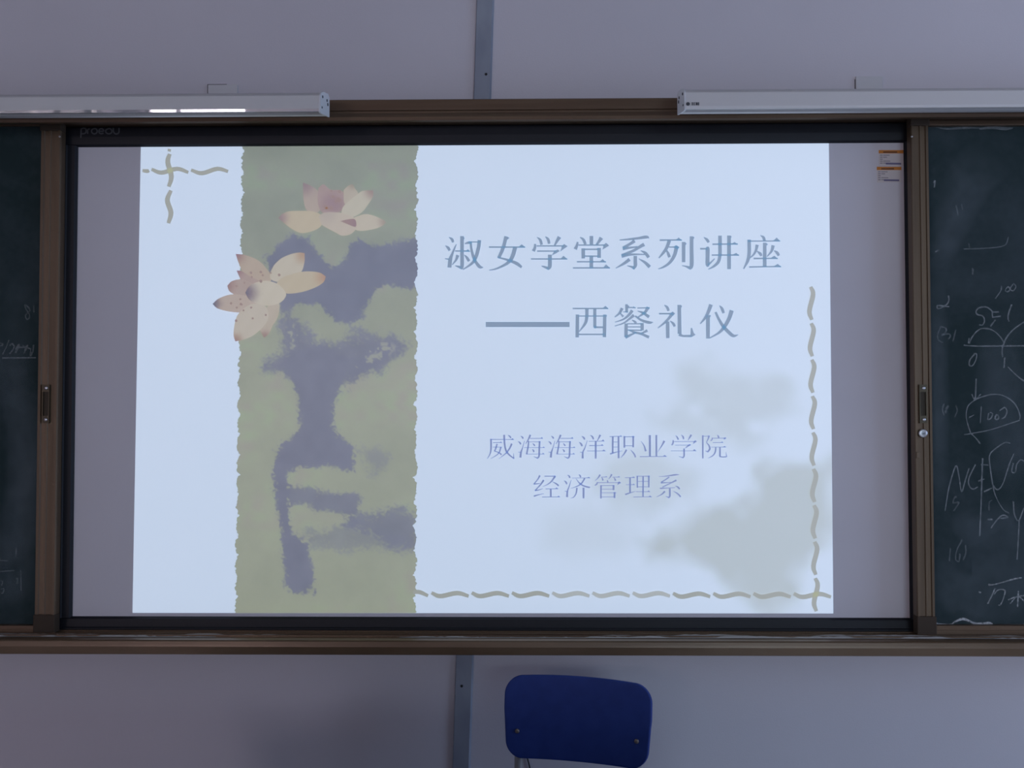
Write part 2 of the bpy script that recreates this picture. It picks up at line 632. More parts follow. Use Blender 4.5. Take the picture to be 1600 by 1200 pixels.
# chalk dust lying along the track ribs: low, uneven ridges
rnd = np.random.RandomState(3)
for yy, x0, x1, hmax in ((-0.0745, -1.25, -0.62, 0.0030), (-0.0745, -0.2, 0.42, 0.0022), (-0.0745, 0.30, 1.9, 0.0042), (-0.056, 0.25, 1.9, 0.0034), (-0.056, -1.9, -0.45, 0.0026)):
    nseg = 140
    xs = np.linspace(x0, x1, nseg)
    hh = np.convolve(rnd.rand(nseg + 8), np.ones(9) / 9, 'valid')
    hh = np.clip((hh - 0.42) * 6, 0.12, 1) * hmax * np.clip(np.minimum(xs - x0, x1 - xs) * 14, 0.05, 1)
    vv, ff = [], []
    for i, x in enumerate(xs):
        base = zb_top - 0.002
        for dy, k in ((-0.0035, 0), (-0.0012, 0.8), (0.0012, 1.0), (0.0035, 0)):
            vv.append((x, yy + dy, base + 0.0016 + hh[i] * k))
    for i in range(nseg - 1):
        for k in range(3):
            ff.append([i * 4 + k, i * 4 + k + 1, i * 4 + 5 + k, i * 4 + 4 + k])
    d = mk('chalk_dust', vv, ff, M['dust'], tr_)
    tag(d, kind='stuff')

# ------------------------------------------------------------------ interactive whiteboard
WX, WZ0, WZ1 = 0.985, 1.5 - 0.5593, 1.5 + 0.5593
FW = 0.046
wb = empty('interactive_whiteboard', (0, WALL_Y, WZ0 - FW), 'wide white interactive board in a black frame between the green boards', 'whiteboard')
box('panel', -WX - 0.03, WX + 0.03, 0.0, 0.055, WZ0 - 0.03, WZ1 + 0.03, M['board_white'], wb)


def frame_bar(name, pts, horizontal, a0, a1):
    if horizontal:
        return extrude_x(name, pts, a0, a1, M['black'], wb)
    return extrude_z(name, pts, a0, a1, M['black'], wb)


for s in (1, -1):
    ze = WZ1 if s > 0 else WZ0
    pr = [(0.06, ze + s * FW), (-0.010, ze + s * FW), (-0.012, ze + s * (FW - 0.003)), (-0.012, ze + s * 0.030), (-0.015 if s < 0 else -0.012, ze + s * 0.028), (-0.015 if s < 0 else -0.012, ze + s * 0.024), (-0.012, ze + s * 0.022), (-0.010, ze + s * 0.004), (-0.004, ze), (0.0015, ze), (0.06, ze + s * 0.001)]
    frame_bar('frame_bar', pr, True, -WX - FW, WX + FW)
    xe = s * WX
    pr = [(xe + s * FW, 0.06), (xe + s * FW, -0.010), (xe + s * (FW - 0.003), -0.012), (xe + s * 0.030, -0.012), (xe + s * 0.027, -0.0145), (xe + s * 0.023, -0.0145), (xe + s * 0.020, -0.012), (xe + s * 0.004, -0.010), (xe, -0.004), (xe, 0.0015), (xe + s * 0.001, 0.06)]
    frame_bar('frame_bar', pr, False, WZ0 - 0.002, WZ1 + 0.002)
# maker's name in small grey letters on the upper bar
lg = Flat(-0.0126)
SC = 1600 / 90.0


def lp(pts, w=2.2):
    lg.ribbon([(110 + x / SC, 185 + y / SC, w) for x, y in pts])


lp([(300, 280), (295, 400), (290, 540)]); lp([(305, 290), (370, 270), (430, 300), (430, 390), (370, 425), (300, 425)])
lp([(480, 300), (480, 430)]); lp([(480, 330), (500, 300), (540, 295)])
lp([(650, 285), (595, 320), (595, 390), (660, 430), (730, 400), (740, 330), (700, 285), (645, 285)])
lp([(800, 355), (920, 350), (900, 300), (840, 285), (795, 330), (795, 390), (850, 425), (920, 410)])
lp([(1060, 285), (990, 320), (990, 390), (1060, 430), (1140, 400), (1145, 330), (1100, 285), (1055, 285)])
lp([(1190, 260), (1200, 380), (1270, 435), (1345, 390), (1350, 260)])
lg.build('maker_logo', M['logo'], wb)

# ------------------------------------------------------------------ sliding green chalkboards
YS, YSF = -0.034, -0.048


def chalkboard(side):
    left = side < 0
    lab = ('dark green sliding chalkboard left of the whiteboard, with a recessed handle and little chalk writing' if left
           else 'green sliding chalkboard covered in chalk sums, with handle and round key lock')
    zb = zb_top + 0.001
    if left:
        xi0, xi1 = P(58.5, 590, YSF).x, P(90.0, 590, YSF).x      # stile
        xo = BX0 + 0.055
        gx0, gx1 = xo, xi0 + 0.004
    else:
        xi0, xi1 = P(1428.5, 590, YSF).x, P(1456.5, 590, YSF).x
        xo = BX1 - 0.055
        gx0, gx1 = xi1 - 0.004, xo
    zg1 = zat(198, YS, 1550 if not left else 30)
    zg0 = zat(975, YS, 1550 if not left else 30)
    zp1 = z4r + 0.0095
    root = empty('sliding_chalkboard', ((gx0 + gx1) / 2, YS, zb), lab, 'chalkboard')
    box('writing_surface', gx0, gx1, YS, -0.026, zg0 - 0.006, zg1 + 0.006, M['green'], root)
    # inner stile with long grooves
    w = xi1 - xi0
    s = 1 if not left else -1     # s: direction from whiteboard side outwards
    x_in, x_out = (xi0, xi1) if not left else (xi1, xi0)
    d = (x_out - x_in)
    pr = [(x_in, -0.024), (x_in, YSF + 0.004), (x_in + d * 0.04, YSF), (x_in + d * 0.14, YSF), (x_in + d * 0.17, YSF + 0.003), (x_in + d * 0.48, YSF + 0.0035), (x_in + d * 0.51, YSF + 0.0012),
          (x_in + d * 0.58, YSF + 0.0012), (x_in + d * 0.61, YSF + 0.0035), (x_in + d * 0.80, YSF + 0.003), (x_in + d * 0.84, YSF), (x_in + d * 0.97, YSF), (x_in + d, YSF + 0.004), (x_in + d, -0.024)]
    zc0, zc1 = zat(962, YSF), zat(200, YSF)
    stile = extrude_z('stile', pr, zc0, zc1, M['bronze_v'], root)
    box('corner_cap', x_in - s * 0.001, x_out + s * 0.002, YSF - 0.002, -0.024, zb, zc0, M['corner'], root, 0.002)
    box('corner_cap', x_in - s * 0.001, x_out + s * 0.002, YSF - 0.002, -0.024, zc1, zp1, M['corner'], root, 0.002)
    # outer stile
    box('stile', xo - s * 0.04, xo, YSF, -0.024, zb, zp1, M['bronze_v'], root, 0.002)
    # bottom and top rails of the leaf
    a, b = sorted((x_out, xo - s * 0.04))
    extrude_x('leaf_rail', [(-0.024, zb), (YSF + 0.002, zb), (YSF + 0.002, zb + (zg0 - zb) * 0.45), (YSF, zb + (zg0 - zb) * 0.5), (YSF, zg0 - 0.001), (YSF + 0.002, zg0), (-0.024, zg0)], a, b, M['bronze'], root)
    extrude_x('leaf_rail', [(-0.024, zg1), (YSF + 0.002, zg1), (YSF, zg1 + 0.002), (YSF, zp1 - 0.008), (YSF + 0.003, zp1 - 0.006), (YSF + 0.003, zp1), (-0.024, zp1)], a, b, M['bronze'], root)
    # recessed finger pull
    hx = 72.5 if left else 1441.5
    t, bt = P(hx, 601, YSF), P(hx, 661, YSF)
    hwd = 0.0085
    bm = bmesh.new()
    for (q0, q1, za, zz) in ((-hwd, -hwd + 0.0022, bt.z, t.z), (hwd - 0.0022, hwd, bt.z, t.z), (-hwd + 0.0022, hwd - 0.0022, t.z - 0.017, t.z), (-hwd + 0.0022, hwd - 0.0022, bt.z, bt.z + 0.017)):
        bbox(bm, t.x + q0, t.x + q1, YSF - 0.0025, YSF + 0.004, za, zz)
    hd = from_bm('handle', bm, plain('handle_bronze', (0.060, 0.048, 0.030), 0.35, 0.6), root)
    tag(hd, 'dark bronze recessed finger pull')
    box('recess', t.x - hwd + 0.002, t.x + hwd - 0.002, YSF + 0.001, YSF + 0.004, bt.z + 0.016, t.z - 0.016, plain('handle_recess', (0.030, 0.022, 0.012), 0.5, 0.4), hd)
    for zz in (t.z - 0.008, bt.z + 0.008):
        disc_stud('screw', (t.x + 0.001, YSF - 0.0025, zz), 0.0042, 0.0026, M['steel'], hd)
    if not left:
        c = P(1441, 677, YSF + 0.001)
        disc_stud('lock', c, 0.0098, 0.006, M['steel'], root, seg=24, dome=False)
        lk = [o for o in root.children if o.name.startswith('lock')][0]
        tag(lk, 'round chrome key lock')
        c2 = Vector((c.x, c.y - 0.0059, c.z))
        disc_stud('key_plug', c2, 0.0048, 0.0012, plain('lock_plug', (0.25, 0.26, 0.28), 0.3, 0.8), lk, dome=False)
        box('keyhole', c.x - 0.003, c.x + 0.003, c2.y - 0.0016, c2.y - 0.0004, c.z - 0.0007, c.z + 0.0007, M['dark'], lk)
        q = P(1433.5, 711, YSF)
        box('catch', q.x - 0.003, q.x + 0.003, YSF - 0.003, YSF + 0.002, q.z - 0.007, q.z + 0.007, M['bronze_v'], root, 0.001)
    for py in (214, 967):
        q = P(92.5 if left else (1424 if py < 500 else 1430), py, YSF + 0.004)
        disc_stud('rivet', (x_in + d * 0.06, YSF + 0.001, q.z), 0.0025, 0.002, M['steel'], root)
    return root


cbL = chalkboard(-1)
cbR = chalkboard(1)

YC = YS - 0.0006


def chalk_group(root, name, ox, oy, sc, strokes, mat, w=2.0):
    fl = Flat(YC)
    for st in strokes:
        if name == 'chalk_mark' and fl.v:
            fl.build(name, mat, root)
            fl = Flat(YC)
        fl.ribbon([(ox + x / sc, oy + y / sc, w * (0.8 + 0.4 * random.random())) for x, y in st])
    return fl.build(name, mat, root)


K1, K2, K3 = (1450, 420, 6.0), (1450, 600, 6.0), (1450, 780, 6.0)
chalk_group(cbR, 'chalk_number', *K1, [[(690, 160), (680, 210), (630, 280)], [(745, 170), (725, 200), (745, 215), (770, 195), (755, 170), (740, 175)], [(790, 150), (770, 190), (800, 205), (825, 165), (800, 140), (785, 165)]], M['chalk'])
chalk_group(cbR, 'chalk_number', *K1, [[(190, 250), (195, 300), (160, 345), (90, 345), (95, 375), (150, 355), (200, 355)]], M['chalk'])
chalk_group(cbR, 'chalk_letter', *K1, [[(600, 395), (550, 360), (480, 365), (450, 400), (465, 430), (510, 440), (530, 480), (515, 525), (480, 525)], [(600, 390), (605, 450)], [(605, 405), (665, 405)], [(600, 455), (680, 445)], [(630, 480), (585, 540)]], M['chalk'])
chalk_group(cbR, 'chalk_stroke', *K1, [[(785, 335), (760, 400), (750, 460), (760, 495)]], M['chalk'], 2.4)
chalk_group(cbR, 'chalk_diagram', *K1, [[(385, 700), (420, 630), (480, 570), (550, 560), (620, 585), (680, 640), (715, 700)], [(715, 690), (695, 760), (700, 830)], [(700, 720), (740, 640), (800, 570), (900, 500), (960, 480)], [(335, 715), (400, 722), (560, 725), (1000, 720)], [(385, 650), (380, 700)], [(720, 830), (712, 930)], [(750, 920), (830, 1000), (900, 1050), (980, 1080)]], M['chalk'], 2.3)
chalk_group(cbR, 'chalk_mark', *K1, [[(120, 540), (90, 620), (100, 670), (140, 690)], [(120, 540), (170, 560), (160, 600), (130, 620), (190, 610), (210, 630), (190, 660)], [(260, 570), (235, 680)], [(425, 0), (418, 50)]], M['chalk_faint'], 2.2)
chalk_group(cbR, 'chalk_number', *K1, [[(440, 795), (390, 860), (390, 905), (420, 905), (450, 850), (455, 800), (430, 795)]], M['chalk'])
chalk_group(cbR, 'chalk_arrow', *K1, [[(452, 1030), (445, 1190), (440, 1220)], [(410, 1175), (440, 1225), (495, 1175)]], M['chalk'], 2.2)
chalk_group(cbR, 'chalk_mark', *K2, [[(150, 185), (135, 240), (150, 290)], [(165, 230), (190, 205), (160, 265), (180, 262)], [(260, 200), (275, 250), (250, 310)]], M['chalk_faint'], 2.2)
chalk_group(cbR, 'chalk_balloon', *K2, [[(400, 460), (370, 370), (358, 280), (380, 200), (460, 140), (560, 105), (640, 97), (720, 115), (800, 170), (845, 240), (862, 300), (860, 330)], [(340, 475), (430, 460), (600, 425), (860, 340)], [(400, 460), (460, 520), (490, 560)]], M['chalk'], 1.9)
chalk_group(cbR, 'chalk_number', *K2, [[(385, 315), (430, 290)], [(500, 210), (490, 365)], [(570, 270), (560, 330), (590, 320), (605, 280), (580, 265)], [(635, 290), (630, 330), (660, 325), (655, 290), (635, 290)], [(670, 250), (720, 220), (740, 260), (720, 310), (690, 325)]], M['chalk'])
chalk_group(cbR, 'chalk_letter', *K2, [[(160, 1190), (190, 1000), (230, 850), (265, 765), (290, 860), (315, 1010), (350, 900), (385, 790)], [(445, 755), (385, 880), (385, 950), (420, 985), (465, 965)]], M['chalk'], 1.9)
chalk_group(cbR, 'chalk_scale_line', *K2, [[(512, 695), (505, 900), (495, 1200), (490, 1300), (485, 1425)], [(495, 755), (565, 760)], [(470, 910), (530, 890)], [(525, 1010), (600, 975)]], M['chalk'], 2.1)
chalk_group(cbR, 'chalk_bracket', *K2, [[(770, 555), (720, 550), (640, 600), (580, 660), (578, 740), (600, 900), (630, 1040), (700, 1170), (760, 1210)], [(805, 655), (760, 760), (700, 940), (650, 990), (610, 950)], [(800, 740), (785, 820), (820, 825), (830, 760), (870, 710), (920, 740)]], M['chalk'], 1.9)
chalk_group(cbR, 'chalk_mark', *K2, [[(270, 1060), (250, 1062), (235, 1115), (290, 1110), (240, 1190)], [(600, 1090), (575, 1110), (572, 1185)]], M['chalk_faint'], 2.2)
chalk_group(cbR, 'chalk_mark', *K3, [[(800, 20), (810, 140), (850, 200), (900, 80)], [(855, 200), (845, 400), (835, 565)]], M['chalk'], 2.1)
chalk_group(cbR, 'chalk_number', *K3, [[(560, 190), (605, 190)], [(590, 270), (650, 190), (700, 150), (750, 170), (680, 180)]], M['chalk'], 2.2)
chalk_group(cbR, 'chalk_mark', *K3, [[(210, 460), (200, 580)], [(320, 380), (270, 480), (260, 560), (290, 580), (300, 510)], [(350, 430), (355, 500), (330, 570)]], M['chalk_faint'], 2.4)
chalk_group(cbR, 'chalk_character', *K3, [[(570, 805), (640, 795), (800, 750), (880, 735)], [(630, 835), (600, 900), (560, 980)], [(620, 890), (660, 850), (720, 855), (710, 920), (680, 990), (660, 990)]], M['chalk_strong'], 2.0)
chalk_group(cbR, 'chalk_character', *K3, [[(750, 945), (820, 915)], [(848, 860), (840, 1010)], [(770, 980), (840, 910), (900, 955), (940, 985)], [(840, 910), (930, 900)]], M['chalk_strong'], 2.0)
chalk_group(cbR, 'chalk_mark', *K3, [[(475, 868), (497, 878)], [(565, 800), (592, 804)]], M['chalk_strong'], 3.0)
chalk_group(cbR, 'chalk_mark', 1380, 160, 2.86, [[(360, 655), (450, 652), (540, 640), (560, 600)], [(383, 630), (385, 650)], [(325, 460), (335, 505)], [(350, 455), (355, 480)], [(398, 740), (400, 770)]], M['chalk_faint'], 1.8)
chalk_group(cbR, 'chalk_mark', 1380, 160, 2.86, [[(232, 668), (248, 660)], [(225, 360), (232, 350), (228, 380)]], M['chalk'], 2.0)
# broad eraser smears of wiped chalk
def smear_mat(name, rgb, density):
    m = chalk_mat(name, rgb, density)
    nt = m.node_tree
    mr = [n_ for n_ in nt.nodes if n_.type == 'MAP_RANGE'][0]
    nz = [n_ for n_ in nt.nodes if n_.type == 'TEX_NOISE'][0]
    nz.inputs['Scale'].default_value = 22
    nz.inputs['Detail'].default_value = 6
    at = nt.nodes.new('ShaderNodeAttribute')
    at.attribute_name = 'cover'
    mu = nt.nodes.new('ShaderNodeMath')
    mu.operation = 'MULTIPLY'
    nt.links.new(mr.outputs[0], mu.inputs[0])
    nt.links.new(at.outputs['Fac'], mu.inputs[1])
    nt.links.new(mu.outputs[0], nt.nodes['Principled BSDF'].inputs['Alpha'])
    return m


M['smear'] = smear_mat('wiped_chalk', (0.42, 0.50, 0.58), 0.075)


def smear(root, pts):
    """wiped chalk that thins out towards its edges"""
    q = catmull(pts, 8)
    V, F, A = [], [], []
    nc = 9
    for i, p in enumerate(q):
        a_, b_ = q[max(i - 1, 0)][:2], q[min(i + 1, len(q) - 1)][:2]
        t = (b_ - a_) / (np.linalg.norm(b_ - a_) + 1e-9)
        nr = np.array([-t[1], t[0]])
        e = min(1.0, min(i, len(q) - 1 - i) / (0.25 * len(q)))
        for k in range(nc):
            u = 2 * k / (nc - 1) - 1
            w_ = p[:2] + nr * u * p[2] * 0.7
            V.append(P(w_[0], w_[1], YS - 0.0003))
            A.append(max(0.0, 1 - u * u) * e)
    for i in range(len(q) - 1):
        for k in range(nc - 1):
            F.append([i * nc + k, i * nc + k + 1, (i + 1) * nc + k + 1, (i + 1) * nc + k])
    o = mk('chalk_smear', V, F, M['smear'], root)
    at = o.data.attributes.new('cover', 'FLOAT', 'POINT')
    at.data.foreach_set('value', A)


for pts in ([(1560, 235, 60), (1510, 290, 60), (1480, 370, 40), (1462, 440, 20)], [(1466, 420, 20), (1467, 640, 26), (1468, 800, 20)],
            [(1466, 860, 20), (1500, 925, 60), (1560, 920, 110), (1680, 860, 130)], [(1490, 800, 24), (1530, 830, 46), (1620, 800, 70)], [(1560, 480, 60), (1570, 640, 60), (1590, 780, 60)]):
    smear(cbR, pts)
# pile of chalk dust along the lower edge of the right board
fl = Flat(YC - 0.0004)
for st in ([(75, 1163, 14), (110, 1172, 16), (210, 1172, 8), (250, 1150, 14), (300, 1128, 22), (340, 1124, 24), (400, 1148, 18), (450, 1166, 20), (520, 1166, 22), (570, 1160, 22), (605, 1172, 14)], [(600, 1174, 6), (900, 1174, 6), (1200, 1174, 6)], [(45, 1075, 22), (55, 1120, 12), (70, 1160, 12)]):
    fl.ribbon([(1450 + x / 6, 780 + y / 6, w / 6) for x, y, w in st])
tag(fl.build('chalk_residue', chalk_mat('chalk_residue', (0.62, 0.65, 0.68), 0.6), cbR), 'pale chalk dust caked on the lower edge')
fl = Flat(YC - 0.0004)
for st in ([(30, 795, 4), (100, 806, 10), (190, 800, 14), (300, 800, 6)], [(300, 806, 12), (380, 798, 16), (460, 804, 20), (510, 800, 10)]):
    fl.ribbon([(1450 + 20 / 4 + (x - 0) / 4.0, y / 4.0, w / 4.0) for x, y, w in st])
fl.build('chalk_residue', chalk_mat('chalk_residue_thin', (0.5, 0.55, 0.58), 0.25), cbR)
# left board writing
L1, L2 = (0, 460, 10.0), (0, 840, 10.0)
chalk_group(cbL, 'chalk_number', *L1, [[(390, 160), (400, 220), (440, 270), (470, 250), (440, 200), (400, 160)], [(440, 270), (400, 330), (420, 390), (460, 360), (450, 290)], [(525, 170), (530, 280)]], M['chalk_faint'], 2.2)
chalk_group(cbL, 'chalk_number', *L1, [[(-60, 780), (20, 760), (40, 790), (0, 810)], [(140, 715), (100, 820), (40, 940)], [(150, 800), (190, 770), (220, 830), (150, 930)], [(240, 920), (260, 820), (300, 785), (280, 850), (240, 920)], [(260, 830), (440, 820)], [(350, 800), (380, 805)], [(380, 920), (410, 820), (430, 800), (400, 880)], [(440, 840), (480, 860), (470, 960), (510, 900), (525, 790)]], M['chalk_faint'], 2.4)
chalk_group(cbL, 'chalk_underline', *L1, [[(35, 992), (560, 990)]], M['chalk'], 1.7)
chalk_group(cbL, 'chalk_mark', *L2, [[(-40, 355), (125, 362)], [(-60, 535), (100, 522), (230, 515)], [(255, 165), (245, 310)], [(325, 510), (330, 830)]], M['chalk_faint'], 1.8)
chalk_group(cbL, 'chalk_mark', *L2, [[(0, 670), (40, 690), (20, 760)], [(10, 810), (60, 800), (50, 860), (20, 875)], [(250, 640), (280, 650), (260, 720), (290, 700)]], M['chalk_faint'], 1.8)
smear(cbL, [(30, 420, 36), (20, 560, 50), (40, 700, 44), (20, 900, 54), (20, 960, 30)])

# ------------------------------------------------------------------ asset labels stuck on the whiteboard
for k, (x0, y0, where) in enumerate(((1373, 234.5, 'upper'), (1370, 260.5, 'lower'))):
    YL = -0.0006
    root = empty('paper_label', P(x0 + 19, y0 + 24, 0.0), '%s of two small white stickers with orange headers on the whiteboard corner' % where, 'sticker')
    a, b = P(x0, y0, 0), P(x0 + 38.5, y0 + 24.5, 0)
    box('paper', a.x, b.x, YL, 0.0, b.z, a.z, M['paper'], root)
    f = Flat(YL - 0.0002)
    f.poly([(x0, y0), (x0 + 38.5, y0), (x0 + 38.5, y0 + 5.2), (x0, y0 + 5.2)])
    hb = f.build('header_band', M['orange'], root)
    f = Flat(YL - 0.0004)
    f.ribbon([(x0 + 7, y0 + 3.2, 2.2), (x0 + (29 if k == 0 else 27), y0 + 3.2, 2.2)])
    f.build('header_text', M['ink_red'], hb)
    for j, (u, w_) in enumerate(((2, 15), (2, 11), (2, 5), (2, 16), (2, 13))):
        f = Flat(YL - 0.0002)
        yy = y0 + 8 + 3.1 * j
        f.ribbon([(x0 + u, yy, 1.2), (x0 + u + 4, yy, 1.2)])
        if w_ > 5:
            f.ribbon([(x0 + u + 5, yy, 1.1), (x0 + u + w_, yy, 1.1)])
        f.build('text_line', M['ink'], root)
    f = Flat(YL - 0.0003)
    f.ribbon([(x0 + 11, y0 + 21, 2.8), (x0 + 35, y0 + 21.4, 2.8)])
    f.build('stamp_line', M['ink_stamp'], root)

# ------------------------------------------------------------------ board lamps
def board_lamp(x_end, direction, label, logo):
    """direction: which way the lamp runs from the end that shows"""
    LEN = 1.26
    x0, x1 = sorted((x_end, x_end + direction * LEN))
    yf, yb = -0.210, -0.118
    px = 400 if direction < 0 else 1200
    ztop, zl, zl2 = zat(147 if direction < 0 else 141, yf, px), zat(171.5 if direction < 0 else 166.5, yf, px), zat(175.2 if direction < 0 else 170, yf, px)
    zbk = zat(182.5 if direction < 0 else 177.5, yb, px)
    root = empty('board_lamp', ((x0 + x1) / 2, yb, zbk), label, 'lamp')
    prof = [(yb, zbk), (yb, ztop + 0.020), (yb - 0.012, ztop + 0.024), (yf + 0.030, ztop + 0.012), (yf + 0.006, ztop + 0.001), (yf, ztop - 0.004), (yf - 0.004, zl + 0.0004), (yf + 0.003, zl + 0.0004),
            (yf + 0.010, zl + 0.012), (yf + 0.03, zl + 0.020), (yb - 0.014, zbk + 0.010), (yb - 0.012, zbk)]
    extrude_x('housing', prof, x0 + 0.002, x1 - 0.002, M['lamp_white'], root)
    dy = (zl - zl2) * math.tan(math.radians(11.0))
    extrude_x('glossy_lip', [(yf - 0.004, zl + 0.0004), (yf - 0.004 + dy, zl2), (yf - 0.002 + dy, zl2 - 0.0006), (yf + 0.003, zl2)], x0 + 0.004, x1 - 0.004, M['lamp_white'] if logo else M['lamp_gloss'], root)
    tube('lamp_tube', [(x0 + 0.03, yf + 0.036, zl + 0.013), (x1 - 0.03, yf + 0.036, zl + 0.013)], 0.007, M['lamp_tube'], root)
    cap = [(yb + 0.002, zbk - 0.0015), (yb + 0.002, ztop + 0.021), (yb - 0.012, ztop + 0.026), (yf + 0.028, ztop + 0.014), (yf + 0.004, ztop + 0.003), (yf - 0.001, ztop - 0.003), (yf - 0.0048, zl2 - 0.001), (yf + 0.004, zl2 - 0.002)]
    for xe, s in ((x0, 1), (x1, -1)):
        c = extrude_x('end_cap', cap, min(xe, xe + s * 0.0035), max(xe, xe + s * 0.0035), M['lamp_cap'], root)
        for (yy, zz, r) in ((yf + 0.018, ztop - 0.001, 0.0030), (yf + 0.012, zl + 0.008, 0.0022), (yb - 0.02, (ztop + zbk) / 2 + 0.01, 0.0035), (yb - 0.028, ztop + 0.006, 0.003)):
            bm = bmesh.new()
            bmesh.ops.create_cone(bm, cap_ends=True, segments=12, radius1=r, radius2=r, depth=0.002, matrix=Matrix.Translation((xe - s * 0.0004, yy, zz)) @ Matrix.Rotation(math.pi / 2, 4, 'Y'))
            from_bm('screw', bm, M['print_dark'], c)
    for xx in (x0 + 0.25, x1 - 0.25):
        box('bracket', xx - 0.012, xx + 0.012, yb, YR - 0.0075, zbk + 0.012, zbk + 0.034, M['lamp_cap'], root)
    if logo:
        f = Flat(yf - 0.0046)
        cx, cy = 1075.0, 162.3
        f.poly([(cx + 3.0 * math.cos(a * math.pi / 8), cy + 2.8 * math.sin(a * math.pi / 8)) for a in range(16)])
        for i in range(4):
            gx = 1080.6 + i * 3.1
            f.ribbon([(gx, 160.4, 0.8), (gx + 2.3, 160.4, 0.8)], False)
            f.ribbon([(gx, 164.0, 0.8), (gx + 2.3, 164.0, 0.8)], False)
            f.ribbon([(gx + 0.3, 162.2, 0.7), (gx + 2.2, 162.2, 0.7)], False)
            f.ribbon([(gx + (0.5 if i % 2 else 1.2), 160.2, 0.9), (gx + (0.5 if i % 2 else 1.2), 164.3, 0.9)], False)
            if i > 1:
                f.ribbon([(gx + 2.1, 160.2, 0.9), (gx + 2.1, 164.3, 0.9)], False)
        f.build('maker_logo', M['print_dark'], root)
    return root


board_lamp(P(501, 160, -0.21).x, -1, 'long white chalkboard lamp without a printed mark, over the dark green board with little writing', False)
board_lamp(P(1069, 155, -0.21).x, 1, 'long white chalkboard lamp with a small dark printed mark at its end', True)

# ------------------------------------------------------------------ blank plates on the wall above the lamps
for (x0, y0, x1, lab, tilt) in ((326, 133.5, 372, 'blank wall plate with a dark gap along its edge, above the unmarked lamp', 1), (1336, 120.5, 1378, 'pale blank wall plate above the lamp with the printed mark', 0)):
    a, b = P(x0, y0, WALL_Y), P(x1, y0, WALL_Y)
    w = b.x - a.x
    root = empty('wall_plate', ((a.x + b.x) / 2, WALL_Y, a.z - w), lab, 'wall plate')
    g = 0.0026 if tilt else 0.0012
    bm = bmesh.new()
    bbox(bm, a.x - g, a.x + w * 0.62 if tilt else a.x + w * 0.2, WALL_Y - 0.0012, WALL_Y, a.z - w, a.z + (g if tilt else -0.006))
    from_bm('back_box', bm, M['dark'], root)
    bm = bmesh.new()
    bbox(bm, a.x, b.x, WALL_Y - 0.006, WALL_Y - 0.0002, a.z - w, a.z, 0.0015)
    from_bm('cover', bm, M['plate'], root)

# ------------------------------------------------------------------ blue school chair
ch_c = P(902, 1100, -0.16)
CH_RZ = math.radians(-14.0)
chair = empty('school_chair', (ch_c.x, -0.16, 0.0), 'school chair with a curved dark blue plywood back in front of the wall', 'chair', rz=CH_RZ)
z_top = zat(1060, -0.16, 905)
z_bot = zat(1187, -0.16, 905)
BW, BH = 0.1625, (z_top - z_bot) / 2
BCZ = (z_top + z_bot) / 2


def back_y(x, dz):
    return 0.16 * dz - 0.55 * x * x + 0.004     # leans back upwards, edges curl forwards


def corner_round(x, z, w, h, r):
    sx, sz = (1 if x > 0 else -1), (1 if z > 0 else -1)
    a, b = abs(x) - (w - r), abs(z) - (h - r)
    if a > 0 and b > 0:
        a, b = a / r, b / r
        na, nb = a * math.sqrt(1 - b * b / 2), b * math.sqrt(1 - a * a / 2)
        return sx * (w - r + na * r), sz * (h - r + nb * r)
    return x, z


def slab(name, w, h, r, fn, thick, mat, parent, nx=28, nz=18):
    """rounded rectangle sheet mapped by fn(x,z)->(pos, normal direction) and given thickness"""
    xs = sorted(set([-w + 2 * w * i / nx for i in range(nx + 1)] + [-w + r * i / 6 for i in range(7)] + [w - r * i / 6 for i in range(7)]))
    zs = sorted(set([-h + 2 * h * i / nz for i in range(nz + 1)] + [-h + r * i / 6 for i in range(7)] + [h - r * i / 6 for i in range(7)]))
    bm = bmesh.new()
    g = [[None] * len(zs) for _ in xs]
    for i, x in enumerate(xs):
        for j, z in enumerate(zs):
            q = corner_round(x, z, w, h, r)
            g[i][j] = bm.verts.new(fn(*q))
    for i in range(len(xs) - 1):
        for j in range(len(zs) - 1):
            bm.faces.new([g[i][j], g[i + 1][j], g[i + 1][j + 1], g[i][j + 1]])
    o = from_bm(name, bm, mat, parent, smooth=True)
    so = o.modifiers.new('thickness', 'SOLIDIFY')
    so.thickness = thick
    so.offset = 0.0
    bv = o.modifiers.new('edge', 'BEVEL')
    bv.width = 0.002
    bv.segments = 2
    bv.angle_limit = math.radians(50)
    return o


def fn_back(x, z):
    tz = (z + BH) / (2 * BH)
    xx = x * (0.945 + 0.055 * min(1, tz * 1.6))
    return (xx, back_y(xx, z), BCZ + z + 0.006 * (xx / BW) ** 2 * (-1 if z > 0 else -0.3))


